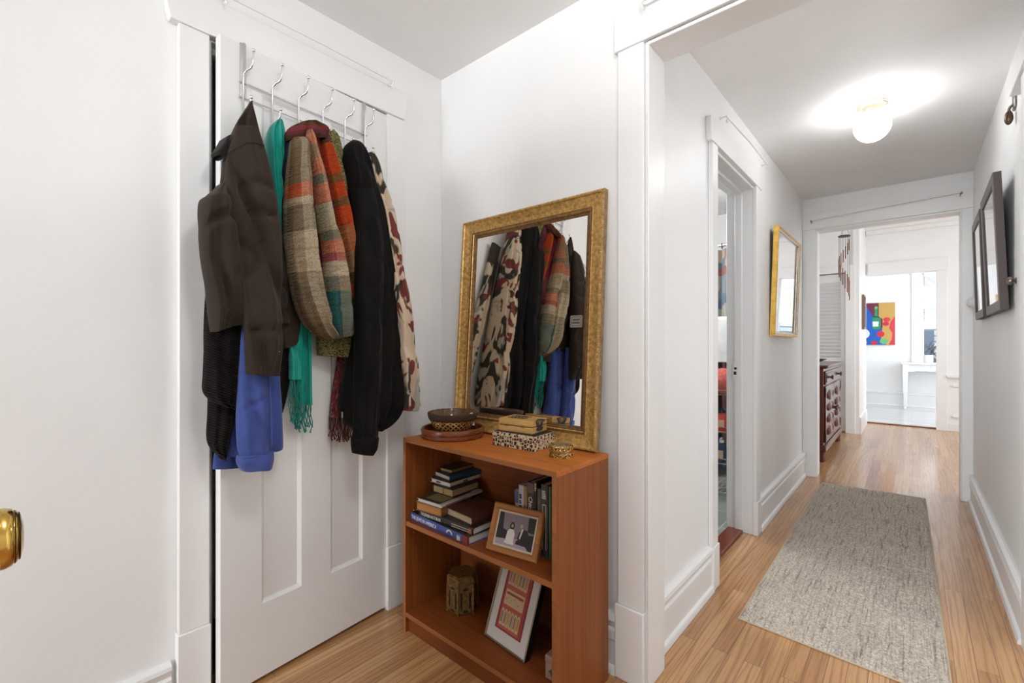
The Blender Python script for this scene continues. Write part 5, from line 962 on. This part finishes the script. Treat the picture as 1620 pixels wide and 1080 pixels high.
m.build('painted_surface', [flat_mat('cobalt', 34, 92, 186), flat_mat('plum', 108, 40, 60), flat_mat('ochre_ground', 196, 156, 84), flat_mat('scarlet', 208, 60, 76), flat_mat('bottle_green', 40, 140, 100), flat_mat('leaf_green', 110, 180, 120), flat_mat('paint_white', 226, 230, 230), flat_mat('paint_black', 30, 36, 36), flat_mat('crimson_fruit', 200, 44, 60), flat_mat('lime', 170, 190, 80)], t, smooth=0, recalc=False)
t = thing('console_table', 'white wooden table with tapered legs under the sunroom window', 'table', (.4, 10.68, .012)); M_TW = plain('white_painted_wood', (.82, .82, .82, 1), .35)
MB().box(-.55, .75, -.24, .26, .775, .80).build('tabletop', M_TW, t, bevel=.004)
for x in (-.49, .69):
    for y in (-.20, .22):
        m = MB(); a_, b_ = .028, .034; c_ = .028 if x < 0 else -.028; m.add([(x-.018, y-.018, 0), (x+.018, y-.018, 0), (x+.018, y+.018, 0), (x-.018, y+.018, 0)]+[(x-.036, y-.036, z) if k == 0 else (x+.036, y-.036, z) if k == 1 else (x+.036, y+.036, z) if k == 2 else (x-.036, y+.036, z) for z in (.60, .775) for k in range(4)], [(3, 2, 1, 0), (8, 9, 10, 11)]+[(i, (i+1) % 4, 4+(i+1) % 4, 4+i) for i in range(4)]+[(4+i, 4+(i+1) % 4, 8+(i+1) % 4, 8+i) for i in range(4)]); m.build('leg', M_TW, t, bevel=.003)
m = MB(); pr = [(-.455, .775), (-.455, .645), (-.38, .645), (-.35, .66), (.55, .66), (.58, .645), (.655, .645), (.655, .775)]; m.prism(pr, .18, .20, 0, Matrix.Rotation(math.pi/2, 4, 'X')); m.box(-.455, .655, .20, .22, .645, .775); m.build('apron', M_TW, t, bevel=.002)
m = MB(); m.box(-.16, .36, -.205, -.198, .675, .765); d_ = m.build('drawer', M_TW, t, bevel=.003)
t = thing('white_pot', 'white pot standing on the sunroom table', 'pot', (.21, 10.70, .8125)); m = MB(); m.lathe([(.0001, 0), (.055, 0), (.065, .02), (.068, .13), (.066, .135), (.062, .13), (.058, .02), (.0001, .015)], 32); m.build('pot_body', plain('white_ceramic', (.84, .84, .83, 1), .3), t)
t = thing('leafless_shrub', 'bare branched shrub outside the sunroom window', 'shrub', (.3, 14.2, -2)); m = MB(); rnd = random.Random(8)
def branch(p, d_, L, r, dep):
    q_ = p+d_*L; m.tube([p, p+d_*L*.5+Vector((rnd.uniform(-.03, .03), 0, 0)), q_], [r, r*.85, r*.7], 5)
    if dep:
        for _ in range(3): branch(q_ if rnd.random() < .6 else p+d_*L*.6, (d_+Vector((rnd.uniform(-.7, .7), rnd.uniform(-.5, .5), rnd.uniform(-.3, .4)))).normalized(), L*rnd.uniform(.55, .8), r*.62, dep-1)
for x in (-.4, .1, .5): branch(Vector((x, 0, 0)), Vector((rnd.uniform(-.2, .2), 0, 1)).normalized(), 1.3, .03, 4)
m.build('branches', plain('grey_bark', C(90, 84, 82), .9), t)
